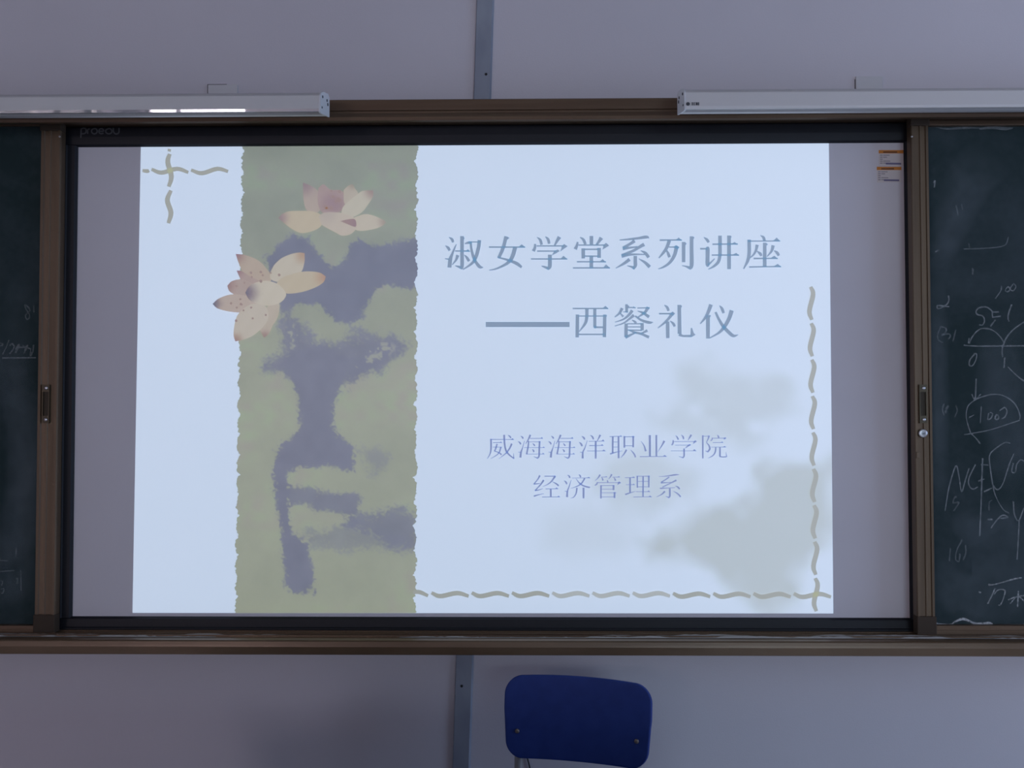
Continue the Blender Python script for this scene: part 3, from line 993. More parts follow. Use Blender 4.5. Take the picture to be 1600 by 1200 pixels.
backrest = slab('backrest', BW, BH, 0.037, fn_back, 0.011, M['chair_blue'], chair)
TX = 0.131
for s, hh in ((-1, 1140), (1, 1159)):
    rz_ = -BH * 0.36
    yb_ = back_y(s * TX, rz_) - 0.0055
    disc_stud('rivet', (s * TX, yb_, BCZ + rz_), 0.0052, 0.004, M['rivet'], backrest)
SEAT_Z = 0.43
for s in (-1, 1):
    x = s * TX
    yu = back_y(x, 0) + 0.017
    pts = [(x, back_y(x, BH * 0.55) + 0.017, BCZ + BH * 0.55), (x, back_y(x, -BH) + 0.017, BCZ - BH), (x, 0.0 - 0.02, SEAT_Z + 0.06), (x * 1.12, 0.02, 0.25), (x * 1.2, 0.05, 0.012)]
    tube('back_leg', round_path(pts, 0.08), 0.0095, M['chair_tube'], chair)
    pts = [(x, -0.015, SEAT_Z - 0.016), (x * 1.1, -0.36, SEAT_Z - 0.016), (x * 1.25, -0.40, 0.012)]
    tube('front_leg', round_path(pts, 0.05), 0.0095, M['chair_tube'], chair)
    for yy, xx in ((0.05, x * 1.2), (-0.40, x * 1.25)):
        bm = bmesh.new()
        bmesh.ops.create_cone(bm, cap_ends=True, segments=14, radius1=0.0125, radius2=0.011, depth=0.02, matrix=Matrix.Translation((xx, yy, 0.01)))
        from_bm('foot_cap', bm, M['cable'], chair)
    tube('side_bar', [(x * 1.16, 0.033, 0.16), (x * 1.21, -0.385, 0.16)], 0.007, M['chair_tube'], chair)
tube('cross_bar', [(-TX * 1.02, -0.02, SEAT_Z - 0.030), (TX * 1.02, -0.02, SEAT_Z - 0.030)], 0.008, M['chair_tube'], chair)
tube('cross_bar', [(-TX * 1.16, 0.033, 0.16), (TX * 1.16, 0.033, 0.16)], 0.007, M['chair_tube'], chair)
slab('seat', 0.185, 0.185, 0.055, lambda x, z: (x * (1 - 0.05 * z / 0.185), -z - 0.215, SEAT_Z + 0.010 * (x / 0.185) ** 2 - (0.02 * max(0, (-z - 0.10)) / 0.085)), 0.011, M['chair_blue'], chair)

# ------------------------------------------------------------------ unseen podium added below the camera's view to shade the lower wall
M['lectern_grey'] = noisy('lectern_grey_steel', (0.30, 0.31, 0.33), (0.34, 0.35, 0.37), 20, rough=0.5)
M['lectern_wood'] = noisy('lectern_wood_edge', (0.22, 0.12, 0.06), (0.32, 0.18, 0.09), 6, rough=0.45, stretch=(0.2, 3, 3))
LX, LY0, LY1, LC = 0.70, -1.36, -0.60, -0.12
lec = empty('lectern', (LC, (LY0 + LY1) / 2, 0), 'grey steel lectern with wooden edges standing in front of the blue chair', 'lectern')
box('body', LC - LX + 0.02, LC + LX - 0.02, LY0 + 0.03, LY1 - 0.06, 0.06, 0.74, M['lectern_grey'], lec, 0.006)
box('plinth', LC - LX + 0.05, LC + LX - 0.05, LY0 + 0.06, LY1 - 0.10, 0.0, 0.06, M['corner'], lec)
box('worktop', LC - LX, LC + LX, LY0 + 0.02, LY1, 0.74, 0.768, M['lectern_wood'], lec, 0.004)
extrude_x('front_hood', [(LY0, 0.74), (LY0 + 0.02, 0.97), (LY0 + 0.07, 0.97), (LY0 + 0.16, 0.768), (LY0 + 0.16, 0.74)], LC - LX, LC + LX, M['lectern_grey'], lec)
for s_ in (-1, 1):
    dr = box('door', LC + s_ * 0.34 - 0.31, LC + s_ * 0.34 + 0.31, LY1 - 0.06, LY1 - 0.045, 0.10, 0.71, M['lectern_grey'], lec, 0.003)
    tube('door_handle', round_path([(LC + s_ * 0.05, LY1 - 0.045, 0.36), (LC + s_ * 0.05, LY1 - 0.02, 0.36), (LC + s_ * 0.05, LY1 - 0.02, 0.46), (LC + s_ * 0.05, LY1 - 0.045, 0.46)], 0.012), 0.005, M['steel'], dr)

# thin black cable running down the wall behind the chair
c0 = P(822.5, 1178, WALL_Y)
cab = tube('power_cable', catmull([(c0.x - 0.03, WALL_Y - 0.004, c0.z + 0.10), (c0.x - 0.012, WALL_Y - 0.004, c0.z + 0.05), (c0.x, WALL_Y - 0.004, c0.z), (c0.x + 0.012, WALL_Y - 0.004, c0.z - 0.06), (c0.x + 0.016, WALL_Y - 0.004, c0.z - 0.2), (c0.x + 0.0, WALL_Y - 0.004, 0.2), (c0.x + 0.02, WALL_Y - 0.004, 0.004), (c0.x + 0.2, WALL_Y - 0.03, 0.0035)], 6), 0.0018, M['cable'], seg=8)
tag(cab, 'thin black cable hanging down the wall behind the blue chair', 'cable')

# ------------------------------------------------------------------ projected slide
YP = -0.0008
slide = empty('projected_slide', (0, 0, WZ0), 'bright projected slide with Chinese title, lotus flowers and a green band', 'projection')
m_pic = emit_attr('projected_picture')


def smooth_noise(shape, cell, seed):
    r = np.random.RandomState(seed)
    h, w = shape
    gh, gw = int(h / cell) + 3, int(w / cell) + 3
    g = r.rand(gh, gw)
    yy, xx = np.mgrid[0:h, 0:w] / cell
    y0, x0 = yy.astype(int), xx.astype(int)
    fy, fx = yy - y0, xx - x0
    fy, fx = fy * fy * (3 - 2 * fy), fx * fx * (3 - 2 * fx)
    return (g[y0, x0] * (1 - fy) * (1 - fx) + g[y0, x0 + 1] * (1 - fy) * fx + g[y0 + 1, x0] * fy * (1 - fx) + g[y0 + 1, x0 + 1] * fy * fx)


def sdf(poly, X, Y):
    """signed distance in pixels, positive inside"""
    poly = np.array(poly, float)
    d = np.full(X.shape, 1e9)
    ins = np.zeros(X.shape, bool)
    n_ = len(poly)
    for i in range(n_):
        a, b = poly[i], poly[(i + 1) % n_]
        e = b - a
        t = np.clip(((X - a[0]) * e[0] + (Y - a[1]) * e[1]) / (e @ e + 1e-9), 0, 1)
        d = np.minimum(d, np.hypot(X - a[0] - t * e[0], Y - a[1] - t * e[1]))
        c = (a[1] > Y) != (b[1] > Y)
        xi = a[0] + (Y - a[1]) / (b[1] - a[1] + 1e-12) * e[0]
        ins ^= c & (X < xi)
    return np.where(ins, d, -d)


def sstep(x, a, b):
    t = np.clip((x - a) / (b - a), 0, 1)
    return t * t * (3 - 2 * t)


def picture_grid(name, X, Y, rgb, depth, parent):
    """grid of photo-pixel positions X,Y with 8-bit colours -> flat emissive mesh"""
    h, w = X.shape
    dx, dy = (X - 800) / FPX, -(Y - 600) / FPX
    dirs = dx[..., None] * CM[:, 0] + CM[:, 1] + dy[..., None] * CM[:, 2]
    t = (depth - CAM[1]) / dirs[..., 1]
    pts = (CAM + dirs * t[..., None]).reshape(-1, 3)
    pts[:, 2] = np.minimum(pts[:, 2], WZ1 - 0.0003)     # ends at the black frame
    idx = np.arange(h * w).reshape(h, w)
    quads = np.stack([idx[:-1, :-1], idx[1:, :-1], idx[1:, 1:], idx[:-1, 1:]], -1).reshape(-1, 4)
    me = bpy.data.meshes.new(name)
    me.vertices.add(h * w)
    me.vertices.foreach_set('co', pts.ravel())
    me.loops.add(quads.size)
    me.loops.foreach_set('vertex_index', quads.ravel().astype(np.int32))
    me.polygons.add(len(quads))
    me.polygons.foreach_set('loop_start', np.arange(0, quads.size, 4, dtype=np.int32))
    me.update(calc_edges=True)
    c = np.clip(rgb / 255.0, 0, 1)
    l = np.where(c <= 0.04045, c / 12.92, ((c + 0.055) / 1.055) ** 2.4).reshape(-1, 3)
    l = np.maximum(l - np.array(ROOM_ON_BOARD[:3]), 0)
    at = me.color_attributes.new('picture', 'FLOAT_COLOR', 'POINT')
    at.data.foreach_set('color', np.concatenate([l, np.ones((len(l), 1))], 1).ravel().astype(np.float32))
    me.materials.append(m_pic)
    o = bpy.data.objects.new(name, me)
    COL.objects.link(o)
    o.parent = parent
    o.matrix_parent_inverse = Matrix.Translation(-Vector(parent.location))
    return o


# --- background: pale paper with faint beige leaf shapes
gh, gw = 190, 270
vv_, uu_ = np.mgrid[0:gh, 0:gw]
vv_, uu_ = vv_ / (gh - 1), uu_ / (gw - 1)
TL, TR, BL, BR = (220, 228.6), (1295, 222.6), (207, 957.5), (1302, 958.5)
sag = 2.2 * 4 * uu_ * (1 - uu_)
X = (TL[0] * (1 - uu_) + TR[0] * uu_) * (1 - vv_) + (BL[0] * (1 - uu_) + BR[0] * uu_) * vv_
Y = (TL[1] * (1 - uu_) + TR[1] * uu_) * (1 - vv_) + (BL[1] * (1 - uu_) + BR[1] * uu_) * vv_
base = np.zeros(X.shape + (3,))
base[...] = (196, 211, 234)      # even slide white
beige = np.array((175, 186, 195.0))


def c6(pts):
    return [(960 + x / 2.142, 420 + y / 2.142) for x, y in pts]


nz_ = smooth_noise(X.shape, 6, 5) - 0.5
nz2 = smooth_noise(X.shape, 14, 6) - 0.5
for pts, al, soft in ((c6([(225, 340), (330, 350), (430, 345), (560, 370), (600, 420), (590, 500), (480, 540), (380, 530), (260, 430)]), 0.50, 22),
                      (c6([(105, 490), (240, 470), (420, 500), (520, 560), (460, 590), (330, 600), (240, 560), (120, 510)]), 0.40, 22),
                      (c6([(-20, 640), (110, 620), (250, 640), (300, 690), (240, 780), (130, 800), (0, 760), (-60, 700)]), 0.45, 24),
                      (c6([(500, 640), (600, 630), (735, 650), (735, 870), (660, 960), (600, 1080), (520, 1140), (380, 1080), (345, 990), (230, 960), (110, 970), (100, 920), (250, 850), (330, 780), (420, 790), (480, 740)]), 0.95, 24),
                      (c6([(-220, 850), (-60, 830), (60, 880), (40, 940), (-100, 960), (-230, 930)]), 0.25, 26)):
    s_ = sdf(pts, X, Y) + nz_ * 22 + nz2 * 30
    k = sstep(s_, -soft, soft) * al
    base = base * (1 - k[..., None]) + beige * k[..., None]
picture_grid('slide_background', X, Y, base, YP, slide)

# --- torn green band with dark ink-like water plants
gh, gw = 560, 210
vv_, uu_ = np.mgrid[0:gh, 0:gw]
vv_, uu_ = vv_ / (gh - 1), uu_ / (gw - 1)
yy = 226.5 + 731.3 * vv_
rag = np.random.RandomState(8)


def ragged(y, phase, period, amp, seed):
    r = np.random.RandomState(seed)
    ph = (y - phase) / period
    fr_ = ph - np.floor(ph)
    bulge = np.sqrt(np.clip(1 - (2 * fr_ - 1) ** 2, 0, 1))
    j = np.interp(y, np.linspace(200, 1000, 420), r.rand(420) - 0.5)
    return amp * (bulge - 0.6) + 4.2 * j


y1 = yy[:, 0]
xl = np.interp(y1, [231, 957], [380, 369]) - ragged(y1, 238, 31.5, 5.5, 1)
xr = np.interp(y1, [231, 957], [650.5, 648]) + ragged(y1, 252, 38.0, 6.0, 2)
X = xl[:, None] * (1 - uu_) + xr[:, None] * uu_
Y = yy
n1 = smooth_noise(X.shape, 40, 11) - 0.5
n2 = smooth_noise(X.shape, 12, 12) - 0.5
n3 = smooth_noise(X.shape, 3.2, 13) - 0.5
n4 = np.random.RandomState(5).rand(*X.shape) - 0.5
n5 = smooth_noise(X.shape, 1.9, 17) - 0.5
k = sstep(Y, 240, 620)[..., None]
base = np.array((137, 145, 141.0)) * (1 - k) + np.array((150, 156, 147.0)) * k
k = sstep(Y, 600, 930)[..., None]
base = base * (1 - k) + np.array((151, 157, 147.0)) * k
base += (n1 * 7 + n2 * 4 + n3 * 2)[..., None] * np.array((1, 1, 0.8))
base += (n2 * sstep(n1, 0, 0.3) * 8)[..., None] * np.array((-0.6, 0.8, -0.6))
DK1, DK2 = np.array((117, 122, 142.0)), np.array((121, 125, 144.0))


def r1(pts):
    return [(200 + x / 3.3333, 220 + y / 3.3333) for x, y in pts]


def r2(pts):
    return [(200 + x / 2.857, 560 + y / 2.857) for x, y in pts]


ink = [(r1([(715, 610), (800, 530), (850, 495), (930, 505), (970, 560), (1010, 610), (1060, 655), (1120, 640), (1150, 580), (1150, 530), (1200, 515), (1290, 540), (1370, 545), (1430, 515), (1560, 520), (1560, 770), (1440, 765), (1360, 750), (1290, 780), (1260, 840), (1210, 920), (1150, 950), (1080, 940), (1020, 900), (990, 850), (930, 850), (860, 860), (800, 880), (760, 760), (730, 680)]), 1.0, 5, DK1),
       (r1([(800, 880), (840, 860), (900, 950), (960, 1060), (1000, 1080), (1050, 1035), (1110, 1050), (1160, 1005), (1250, 1010), (1350, 1020), (1440, 1070), (1370, 1140), (1300, 1190), (1180, 1250), (1080, 1280), (960, 1260), (860, 1240), (720, 1190), (740, 1160), (820, 1120), (800, 1000)]), 0.92, 16, DK2),
       (r2([(620, 30), (700, 40), (740, 110), (755, 180), (765, 250), (760, 320), (700, 370), (660, 420), (650, 520), (660, 640), (685, 760), (690, 880), (710, 1010), (740, 1050), (835, 1045), (820, 930), (800, 830), (735, 780), (715, 700), (720, 600), (705, 510), (760, 490), (880, 475), (960, 490), (1010, 500), (1000, 400), (930, 330), (915, 290), (920, 200), (950, 110), (985, 60), (1000, 0), (860, -60), (740, -40), (680, 20)]), 1.0, 4, DK2),
       (r2([(700, 570), (800, 580), (880, 600), (1000, 600), (1040, 620), (1030, 660), (1010, 720), (960, 700), (900, 680), (840, 685), (790, 640), (715, 650)]), 0.9, 7, DK2),
       (r2([(1000, 690), (1080, 700), (1180, 680), (1265, 690), (1300, 760), (1280, 830), (1190, 835), (1120, 810), (1050, 770), (960, 730)]), 0.85, 12, DK2),
       (r2([(740, 790), (860, 770), (1000, 740), (1200, 790), (1260, 840), (1000, 855), (830, 830)]), 0.55, 16, DK2),
       (r2([(990, 145), (1010, 110), (1060, 60), (1130, 20), (1180, -30), (1230, -70), (1130, -60), (1010, 10), (970, 80)]), 0.9, 9, DK2),
       (r2([(1060, 420), (1110, 400), (1170, 430), (1160, 480), (1110, 530), (1080, 500)]), 0.5, 16, DK2)]
fuzz_dir = n3 * 1.0 + n4 * 0.5
for pts, al, soft, colr in ink:
    s_ = sdf(pts, X, Y) + (n3 * 7 + n5 * 8) * (1 if soft < 10 else 1.6) + n2 * soft * 1.2
    k = (sstep(s_, -soft * 0.55 - 1, soft * 0.55 + 1) * al)[..., None]
    base = base * (1 - k) + (colr + (n2 * 6)[..., None]) * k
# pale scratches inside the crown
s_ = sstep(n2 + n3 * 0.9, 0.30, 0.5) * sstep(sdf(ink[1][0], X, Y), 0, 14) * (1 - sstep(sdf(ink[2][0], X, Y), -6, 4)) * 0.75
base = base * (1 - s_[..., None]) + np.array((156, 160, 152.0)) * s_[..., None]
band = picture_grid('green_band', X, Y, base, YP - 0.0005, slide)

# --- lotus flowers


m_spot = emit('petal_spot_light', (148, 131, 131))


def flower(name, ox, oy, sc, petals, spots):
    root = None
    for i, (pts, c_in, tip, c_tip, spread) in enumerate(petals):
        ring = catmull([(x, y, 0) for x, y in pts] + [(pts[0][0], pts[0][1], 0)], 5)[:-1]
        cx = sum(p[0] for p in ring) / len(ring)
        cy = sum(p[1] for p in ring) / len(ring)
        V, C = [], []
        for fr_ in (1.0, 0.93, 0.75, 0.5, 0.25):
            for p in ring:
                V.append((cx + (p[0] - cx) * fr_, cy + (p[1] - cy) * fr_))
                C.append(fr_)
        V.append((cx, cy))
        C.append(0)
        size = max(math.hypot(p[0] - tip[0], p[1] - tip[1]) for p in ring)
        n_ = len(ring)
        faces = []
        for r_ in range(4):
            for k_ in range(n_):
                faces.append([r_ * n_ + k_, r_ * n_ + (k_ + 1) % n_, (r_ + 1) * n_ + (k_ + 1) % n_, (r_ + 1) * n_ + k_])
        for k_ in range(n_):
            faces.append([4 * n_ + k_, 4 * n_ + (k_ + 1) % n_, 5 * n_])
        z = YP - 0.0010 - 0.00012 * i
        verts = [P(ox + x / sc, oy + y / sc, z) for x, y in V]
        if root is None:
            root = bpy.data.objects.new(name, None)
            root.location = (0, 0, 0)
            COL.objects.link(root)
            root.parent = slide
            root.matrix_parent_inverse = Matrix.Translation(-Vector(slide.location))
        o = mk('petal', verts, faces, m_pic, root)
        at = o.data.color_attributes.new('picture', 'FLOAT_COLOR', 'POINT')
        buf = []
        for (x, y), e in zip(V, C):
            d = math.hypot(x - tip[0], y - tip[1]) / size
            t = max(0.0, min(1.0, 1 - d / spread))
            t = t * t * (3 - 2 * t)
            jig = 1.0 * math.sin(x * 0.03 + y * 0.021)
            col_ = [(a * (1 - t) + b * t) for a, b in zip(c_in, c_tip)]
            col_ = [a + jig for a in col_]
            g_ = (165, 161, 157)
            buf += list(beam([a * 0.86 + b * 0.14 for a, b in zip(col_, g_)]))
        at.data.foreach_set('color', buf)
    for (x, y, r) in spots:
        fl = Flat(YP - 0.0010 - 0.00012 * len(petals) - 0.0001)
        fl.poly([(ox + (x + r * math.cos(a * math.pi / 4) * (0.7 + 0.6 * random.random())) / sc, oy + (y + r * math.sin(a * math.pi / 4) * (0.7 + 0.6 * random.random())) / sc) for a in range(8)])
        fl.build('petal_spot', m_spot, root)
    return root


PT = (142, 122, 134)
flower('lotus_flower', 430, 270, 8.889, [
    ([(385, 135), (450, 160), (560, 220), (620, 320), (620, 520), (500, 560), (420, 490), (390, 330)], (164, 153, 150), (400, 140), (136, 120, 132), 0.6),
    ([(600, 210), (670, 160), (770, 235), (890, 240), (970, 300), (970, 430), (900, 540), (760, 570), (640, 540), (590, 400)], (156, 139, 143), (800, 430), (141, 122, 135), 0.8),
    ([(950, 240), (1010, 185), (1070, 160), (1110, 220), (1150, 300), (1050, 420), (960, 420)], (170, 163, 156), (1075, 160), (150, 140, 135), 0.4),
    ([(1360, 245), (1355, 330), (1290, 440), (1200, 550), (1050, 620), (930, 590), (940, 480), (1040, 380), (1140, 300), (1220, 250)], (178, 175, 166), (1365, 245), (142, 122, 126), 0.35),
    ([(45, 630), (100, 570), (200, 535), (350, 530), (520, 535), (640, 590), (660, 690), (600, 770), (480, 820), (360, 835), (250, 790), (150, 720)], (177, 168, 153), (45, 630), (138, 118, 131), 0.32),
    ([(1100, 620), (1240, 575), (1350, 590), (1450, 630), (1535, 685), (1450, 755), (1300, 795), (1180, 805), (1100, 770)], (180, 174, 165), (1535, 685), (150, 138, 136), 0.35),
    ([(605, 600), (700, 550), (900, 555), (1050, 600), (1120, 650), (1130, 760), (1050, 850), (930, 872), (830, 825), (700, 755), (640, 710)], (178, 170, 163), (700, 560), (168, 160, 158), 0.5),
    ([(905, 670), (1020, 645), (1110, 650), (1118, 750), (1000, 712)], (146, 126, 130), (1115, 700), (140, 118, 124), 0.8)],
    [(700, 470, 30), (780, 490, 26), (880, 370, 34), (800, 330, 24), (900, 260, 22), (720, 500, 22), (840, 400, 16), (780, 250, 16)])
flower('lotus_flower', 325, 385, 7.742, [
    ([(335, 90), (450, 105), (600, 165), (700, 260), (770, 380), (700, 470), (560, 450), (440, 340), (370, 200)], (168, 156, 148), (335, 95), (140, 112, 118), 0.32),
    ([(345, 290), (410, 300), (520, 370), (640, 430), (560, 500), (440, 450), (390, 390)], (160, 144, 144), (345, 290), (140, 112, 122), 0.45),
    ([(232, 475), (290, 420), (400, 398), (520, 440), (600, 540), (480, 620), (350, 595), (260, 545)], (163, 149, 148), (240, 470), (146, 122, 126), 0.4),
    ([(1168, 82), (1165, 200), (1120, 320), (1000, 400), (850, 430), (750, 380), (785, 250), (880, 150), (1000, 95), (1100, 75)], (180, 175, 166), (1170, 90), (166, 140, 125), 0.35),
    ([(1425, 365), (1390, 440), (1260, 512), (1100, 558), (930, 565), (830, 480), (880, 390), (1050, 325), (1200, 303), (1350, 318)], (177, 168, 153), (1425, 365), (168, 138, 124), 0.3),
    ([(55, 695), (130, 630), (270, 582), (430, 590), (600, 640), (680, 730), (560, 795), (380, 802), (220, 782), (110, 748)], (171, 159, 155), (55, 695), (96, 88, 108), 0.22),
    ([(680, 1105), (640, 1040), (615, 940), (680, 790), (760, 690), (860, 690), (845, 850), (780, 960), (740, 1050)], (173, 165, 157), (690, 1105), (146, 124, 126), 0.3),
    ([(330, 1150), (308, 1060), (330, 900), (380, 800), (520, 700), (690, 720), (730, 860), (660, 980), (540, 1080), (420, 1130)], (180, 174, 167), (325, 1150), (148, 122, 116), 0.25),
    ([(450, 560), (500, 480), (600, 430), (720, 418), (850, 460), (940, 560), (925, 630), (850, 692), (720, 718), (600, 695), (500, 645)], (184, 179, 170), (460, 560), (108, 98, 118), 0.42)],
    [(520, 320, 16), (640, 310, 18), (530, 370, 14), (860, 345, 16), (280, 690, 15), (400, 700, 18), (350, 740, 13), (520, 740, 15), (540, 870, 14), (700, 830, 15), (430, 775, 12), (660, 350, 14), (760, 320, 12), (345, 480, 16), (440, 440, 14), (390, 640, 14), (340, 900, 18), (640, 420, 20)])

# --- dashed hand-drawn border lines
m_dash_a = emit('border_dash_light', (157, 161, 160))
m_dash_b = emit('border_dash_light_pale', (168, 174, 178))


def dash(pts, w, mat):
    f = Flat(YP - 0.0012)
    q = [(x, y, w * (0.75 if i in (0, len(pts) - 1) else 1.0)) for i, (x, y) in enumerate(pts)]
    f.ribbon(q)
    f.build('border_dash', mat, slide)


def r1p(pts):
    return r1(pts)


dash(r1p([(75, 155), (100, 158), (110, 153)]), 6.5, m_dash_a)
dash(r1p([(122, 148), (175, 166), (255, 146), (315, 165)]), 7, m_dash_a)
dash(r1p([(328, 152), (385, 169), (465, 146), (522, 160)]), 7, m_dash_a)
dash(r1p([(217, 42), (214, 56)]), 7, m_dash_a)
dash(r1p([(218, 68), (207, 110), (226, 185), (212, 240)]), 8, m_dash_a)
dash(r1p([(224, 258), (205, 310), (224, 375), (210, 430)]), 8, m_dash_a)
dash([(645, 926), (655, 925), (669, 931)], 7, m_dash_a)
for k_ in range(10):
    x = 674 + 62.9 * k_
    y = 929.3 + (0.15 * k_ if k_ > 5 else 0)
    dash([(x, y - 3.2), (x + 14, y + 2.2), (x + 40, y - 2.6), (x + 58.5, y + 2.2)], 7.4, m_dash_b if 2 < k_ < 6 else m_dash_a)
for k_ in range(9):
    y = 448 + 56.9 * k_
    x = 1266.5 + 0.9 * k_
    dash([(x, y), (x + 4.0, y + 12), (x - 1.8, y + 38), (x + 2, y + 52)], 7.6, m_dash_a)

# --- lettering: every character is its own flat mesh of strokes (centre line x, y, width)
m_title = emit('title_letter_light', (130, 149, 175))
m_sub = emit('subtitle_letter_light', (128, 141, 184))


def character(name, ox, oy, sc, ribs, polys, mat, dxp=0.0):
    f = Flat(YP - 0.0014)
    for r_ in ribs:
        f.ribbon([(ox + dxp + x / sc, oy + y / sc, w / sc) for x, y, w in r_])
    for p_ in polys:
        f.poly([(ox + dxp + x / sc, oy + y / sc) for x, y in p_])
    return f.build(name, mat, slide)


TS = 1600 / 140.0
A1, A2, A3, A4, A5, A6 = [(x, y, TS) for x, y in ((690, 360), (820, 360), (955, 360), (1090, 360), (890, 470), (1020, 470))]
TN = 'title_character'
character(TN, *A1, [[(130, 120, 10), (185, 160, 50), (205, 215, 42)], [(65, 270, 10), (115, 310, 50), (145, 362, 45)], [(60, 505, 18), (135, 515, 30)], [(265, 245, 14), (235, 310, 30), (190, 420, 45), (155, 520, 70), (140, 665, 72)],
                    [(365, 100, 66), (365, 400, 66), (365, 640, 66), (335, 685, 34)], [(242, 630, 14), (300, 648, 40), (350, 665, 50)], [(240, 368, 26), (380, 368, 26), (500, 370, 26)], [(290, 440, 62), (255, 530, 42), (188, 615, 15)],
                    [(405, 435, 10), (450, 485, 46), (492, 550, 52)], [(410, 240, 16), (470, 222, 46), (540, 215, 40)], [(480, 207, 22), (580, 207, 22), (690, 207, 22)], [(675, 172, 64), (660, 300, 66), (610, 480, 64), (540, 590, 48), (380, 700, 20)],
                    [(520, 215, 40), (530, 320, 44), (560, 450, 52), (605, 555, 54), (680, 650, 60), (745, 660, 12)]],
          [[(390, 108), (412, 140), (392, 170)], [(420, 380), (470, 335), (515, 382)]], m_title)
character(TN, *A1, [[(1150, 105, 62), (1120, 240, 65), (1080, 360, 65), (1020, 490, 56)], [(1000, 482, 25), (1100, 505, 35), (1200, 535, 45), (1340, 590, 62), (1430, 660, 45)], [(845, 298, 30), (1150, 298, 28), (1490, 298, 26)],
                    [(1315, 300, 75), (1270, 450, 74), (1210, 555, 64), (1100, 630, 45), (960, 690, 30), (850, 710, 16)]], [[(1172, 108), (1214, 136), (1165, 172)], [(1370, 300), (1430, 245), (1502, 306)]], m_title)
character(TN, *A2, [[(215, 120, 10), (275, 170, 48), (300, 258, 50)], [(365, 110, 15), (415, 160, 52), (435, 240, 46)], [(620, 115, 72), (575, 190, 52), (530, 272, 30)], [(185, 240, 32), (180, 310, 50), (152, 372, 60)], [(210, 278, 26), (450, 278, 26), (700, 278, 26)],
                    [(220, 370, 26), (400, 370, 26), (560, 370, 26)], [(448, 432, 70), (448, 600, 72), (440, 655, 68), (405, 700, 34)], [(295, 635, 14), (350, 652, 38), (420, 680, 50)], [(110, 510, 26), (450, 510, 26), (760, 510, 24)]],
          [[(660, 285), (700, 242), (768, 283), (700, 330), (630, 382), (650, 330)], [(530, 365), (590, 340), (625, 370), (560, 410), (480, 450), (500, 410)], [(640, 505), (690, 450), (765, 517)]], m_title)
character(TN, *A2, [[(985, 120, 15), (1045, 165, 50), (1085, 250, 50)], [(1190, 98, 66), (1190, 180, 66), (1190, 260, 64)], [(1370, 130, 76), (1330, 190, 55), (1275, 262, 35)], [(945, 205, 32), (930, 270, 50), (900, 338, 66)], [(960, 262, 26), (1200, 262, 26), (1430, 262, 26)],
                    [(1043, 320, 66), (1043, 410, 66), (1043, 502, 64)], [(1060, 338, 28), (1200, 338, 28), (1330, 338, 28)], [(1328, 312, 66), (1328, 400, 66), (1328, 490, 66)], [(1060, 460, 28), (1200, 460, 28), (1330, 460, 28)],
                    [(1188, 460, 66), (1188, 570, 66), (1188, 675, 66)], [(930, 560, 28), (1200, 560, 26), (1450, 562, 24)], [(860, 670, 28), (1200, 669, 28), (1520, 669, 26)]],
          [[(1400, 266), (1450, 220), (1508, 270), (1440, 315), (1380, 345), (1400, 300)], [(1340, 555), (1390, 510), (1455, 572)], [(1400, 665), (1450, 605), (1530, 676)]], m_title)
character(TN, *A3, [[(150, 172, 20), (300, 160, 36), (480, 140, 46), (630, 118, 56), (678, 140, 12)], [(420, 185, 66), (340, 240, 52), (210, 312, 50)], [(205, 328, 60), (330, 310, 40), (470, 292, 28)], [(590, 248, 68), (500, 300, 56), (380, 370, 50), (185, 442, 42)],
                    [(185, 465, 56), (320, 435, 45), (460, 428, 32), (600, 430, 22)], [(525, 360, 14), (610, 405, 55), (670, 485, 58)], [(430, 455, 66), (430, 560, 66), (430, 630, 64), (395, 695, 34)], [(285, 630, 14), (345, 645, 32), (410, 668, 56)],
                    [(330, 515, 66), (230, 590, 50), (80, 676, 16)], [(490, 505, 14), (600, 570, 50), (690, 655, 66)]], [], m_title)
character(TN, *A3, [[(865, 174, 34), (1060, 172, 28), (1262, 172, 26)], [(1040, 180, 65), (990, 310, 60), (930, 400, 50), (850, 495, 22)], [(1030, 298, 24), (1110, 298, 28), (1190, 298, 36)], [(1170, 285, 70), (1130, 440, 66), (1050, 570, 54), (940, 650, 38), (840, 690, 16)],
                    [(985, 350, 26), (1015, 410, 50), (1042, 480, 56)], [(1293, 205, 64), (1293, 380, 66), (1293, 568, 62)], [(1435, 105, 68), (1435, 350, 70), (1435, 620, 72), (1395, 695, 38)], [(1265, 628, 14), (1330, 642, 30), (1400, 668, 56)]],
          [[(1150, 172), (1205, 125), (1268, 184)], [(1120, 290), (1160, 262), (1222, 300), (1180, 345)], [(1320, 210), (1350, 235), (1322, 270)], [(1464, 108), (1490, 128), (1464, 160)]], m_title)
character(TN, *A4, [[(110, 120, 12), (165, 165, 50), (200, 215, 48)], [(45, 328, 34), (110, 328, 32), (180, 328, 34)], [(180, 290, 40), (180, 335, 74), (178, 470, 72), (176, 600, 72), (185, 650, 36)], [(185, 618, 40), (250, 560, 30), (305, 503, 20)],
                    [(265, 248, 30), (480, 245, 28), (718, 244, 26)], [(250, 440, 28), (480, 440, 28), (738, 441, 26)], [(400, 92, 66), (400, 270, 66), (398, 440, 64), (370, 560, 58), (290, 640, 44), (190, 695, 16)], [(562, 92, 68), (562, 390, 70), (562, 692, 68)]],
          [[(600, 240), (660, 205), (722, 252)], [(620, 435), (690, 400), (745, 448)], [(590, 95), (610, 112), (590, 145)]], m_title)
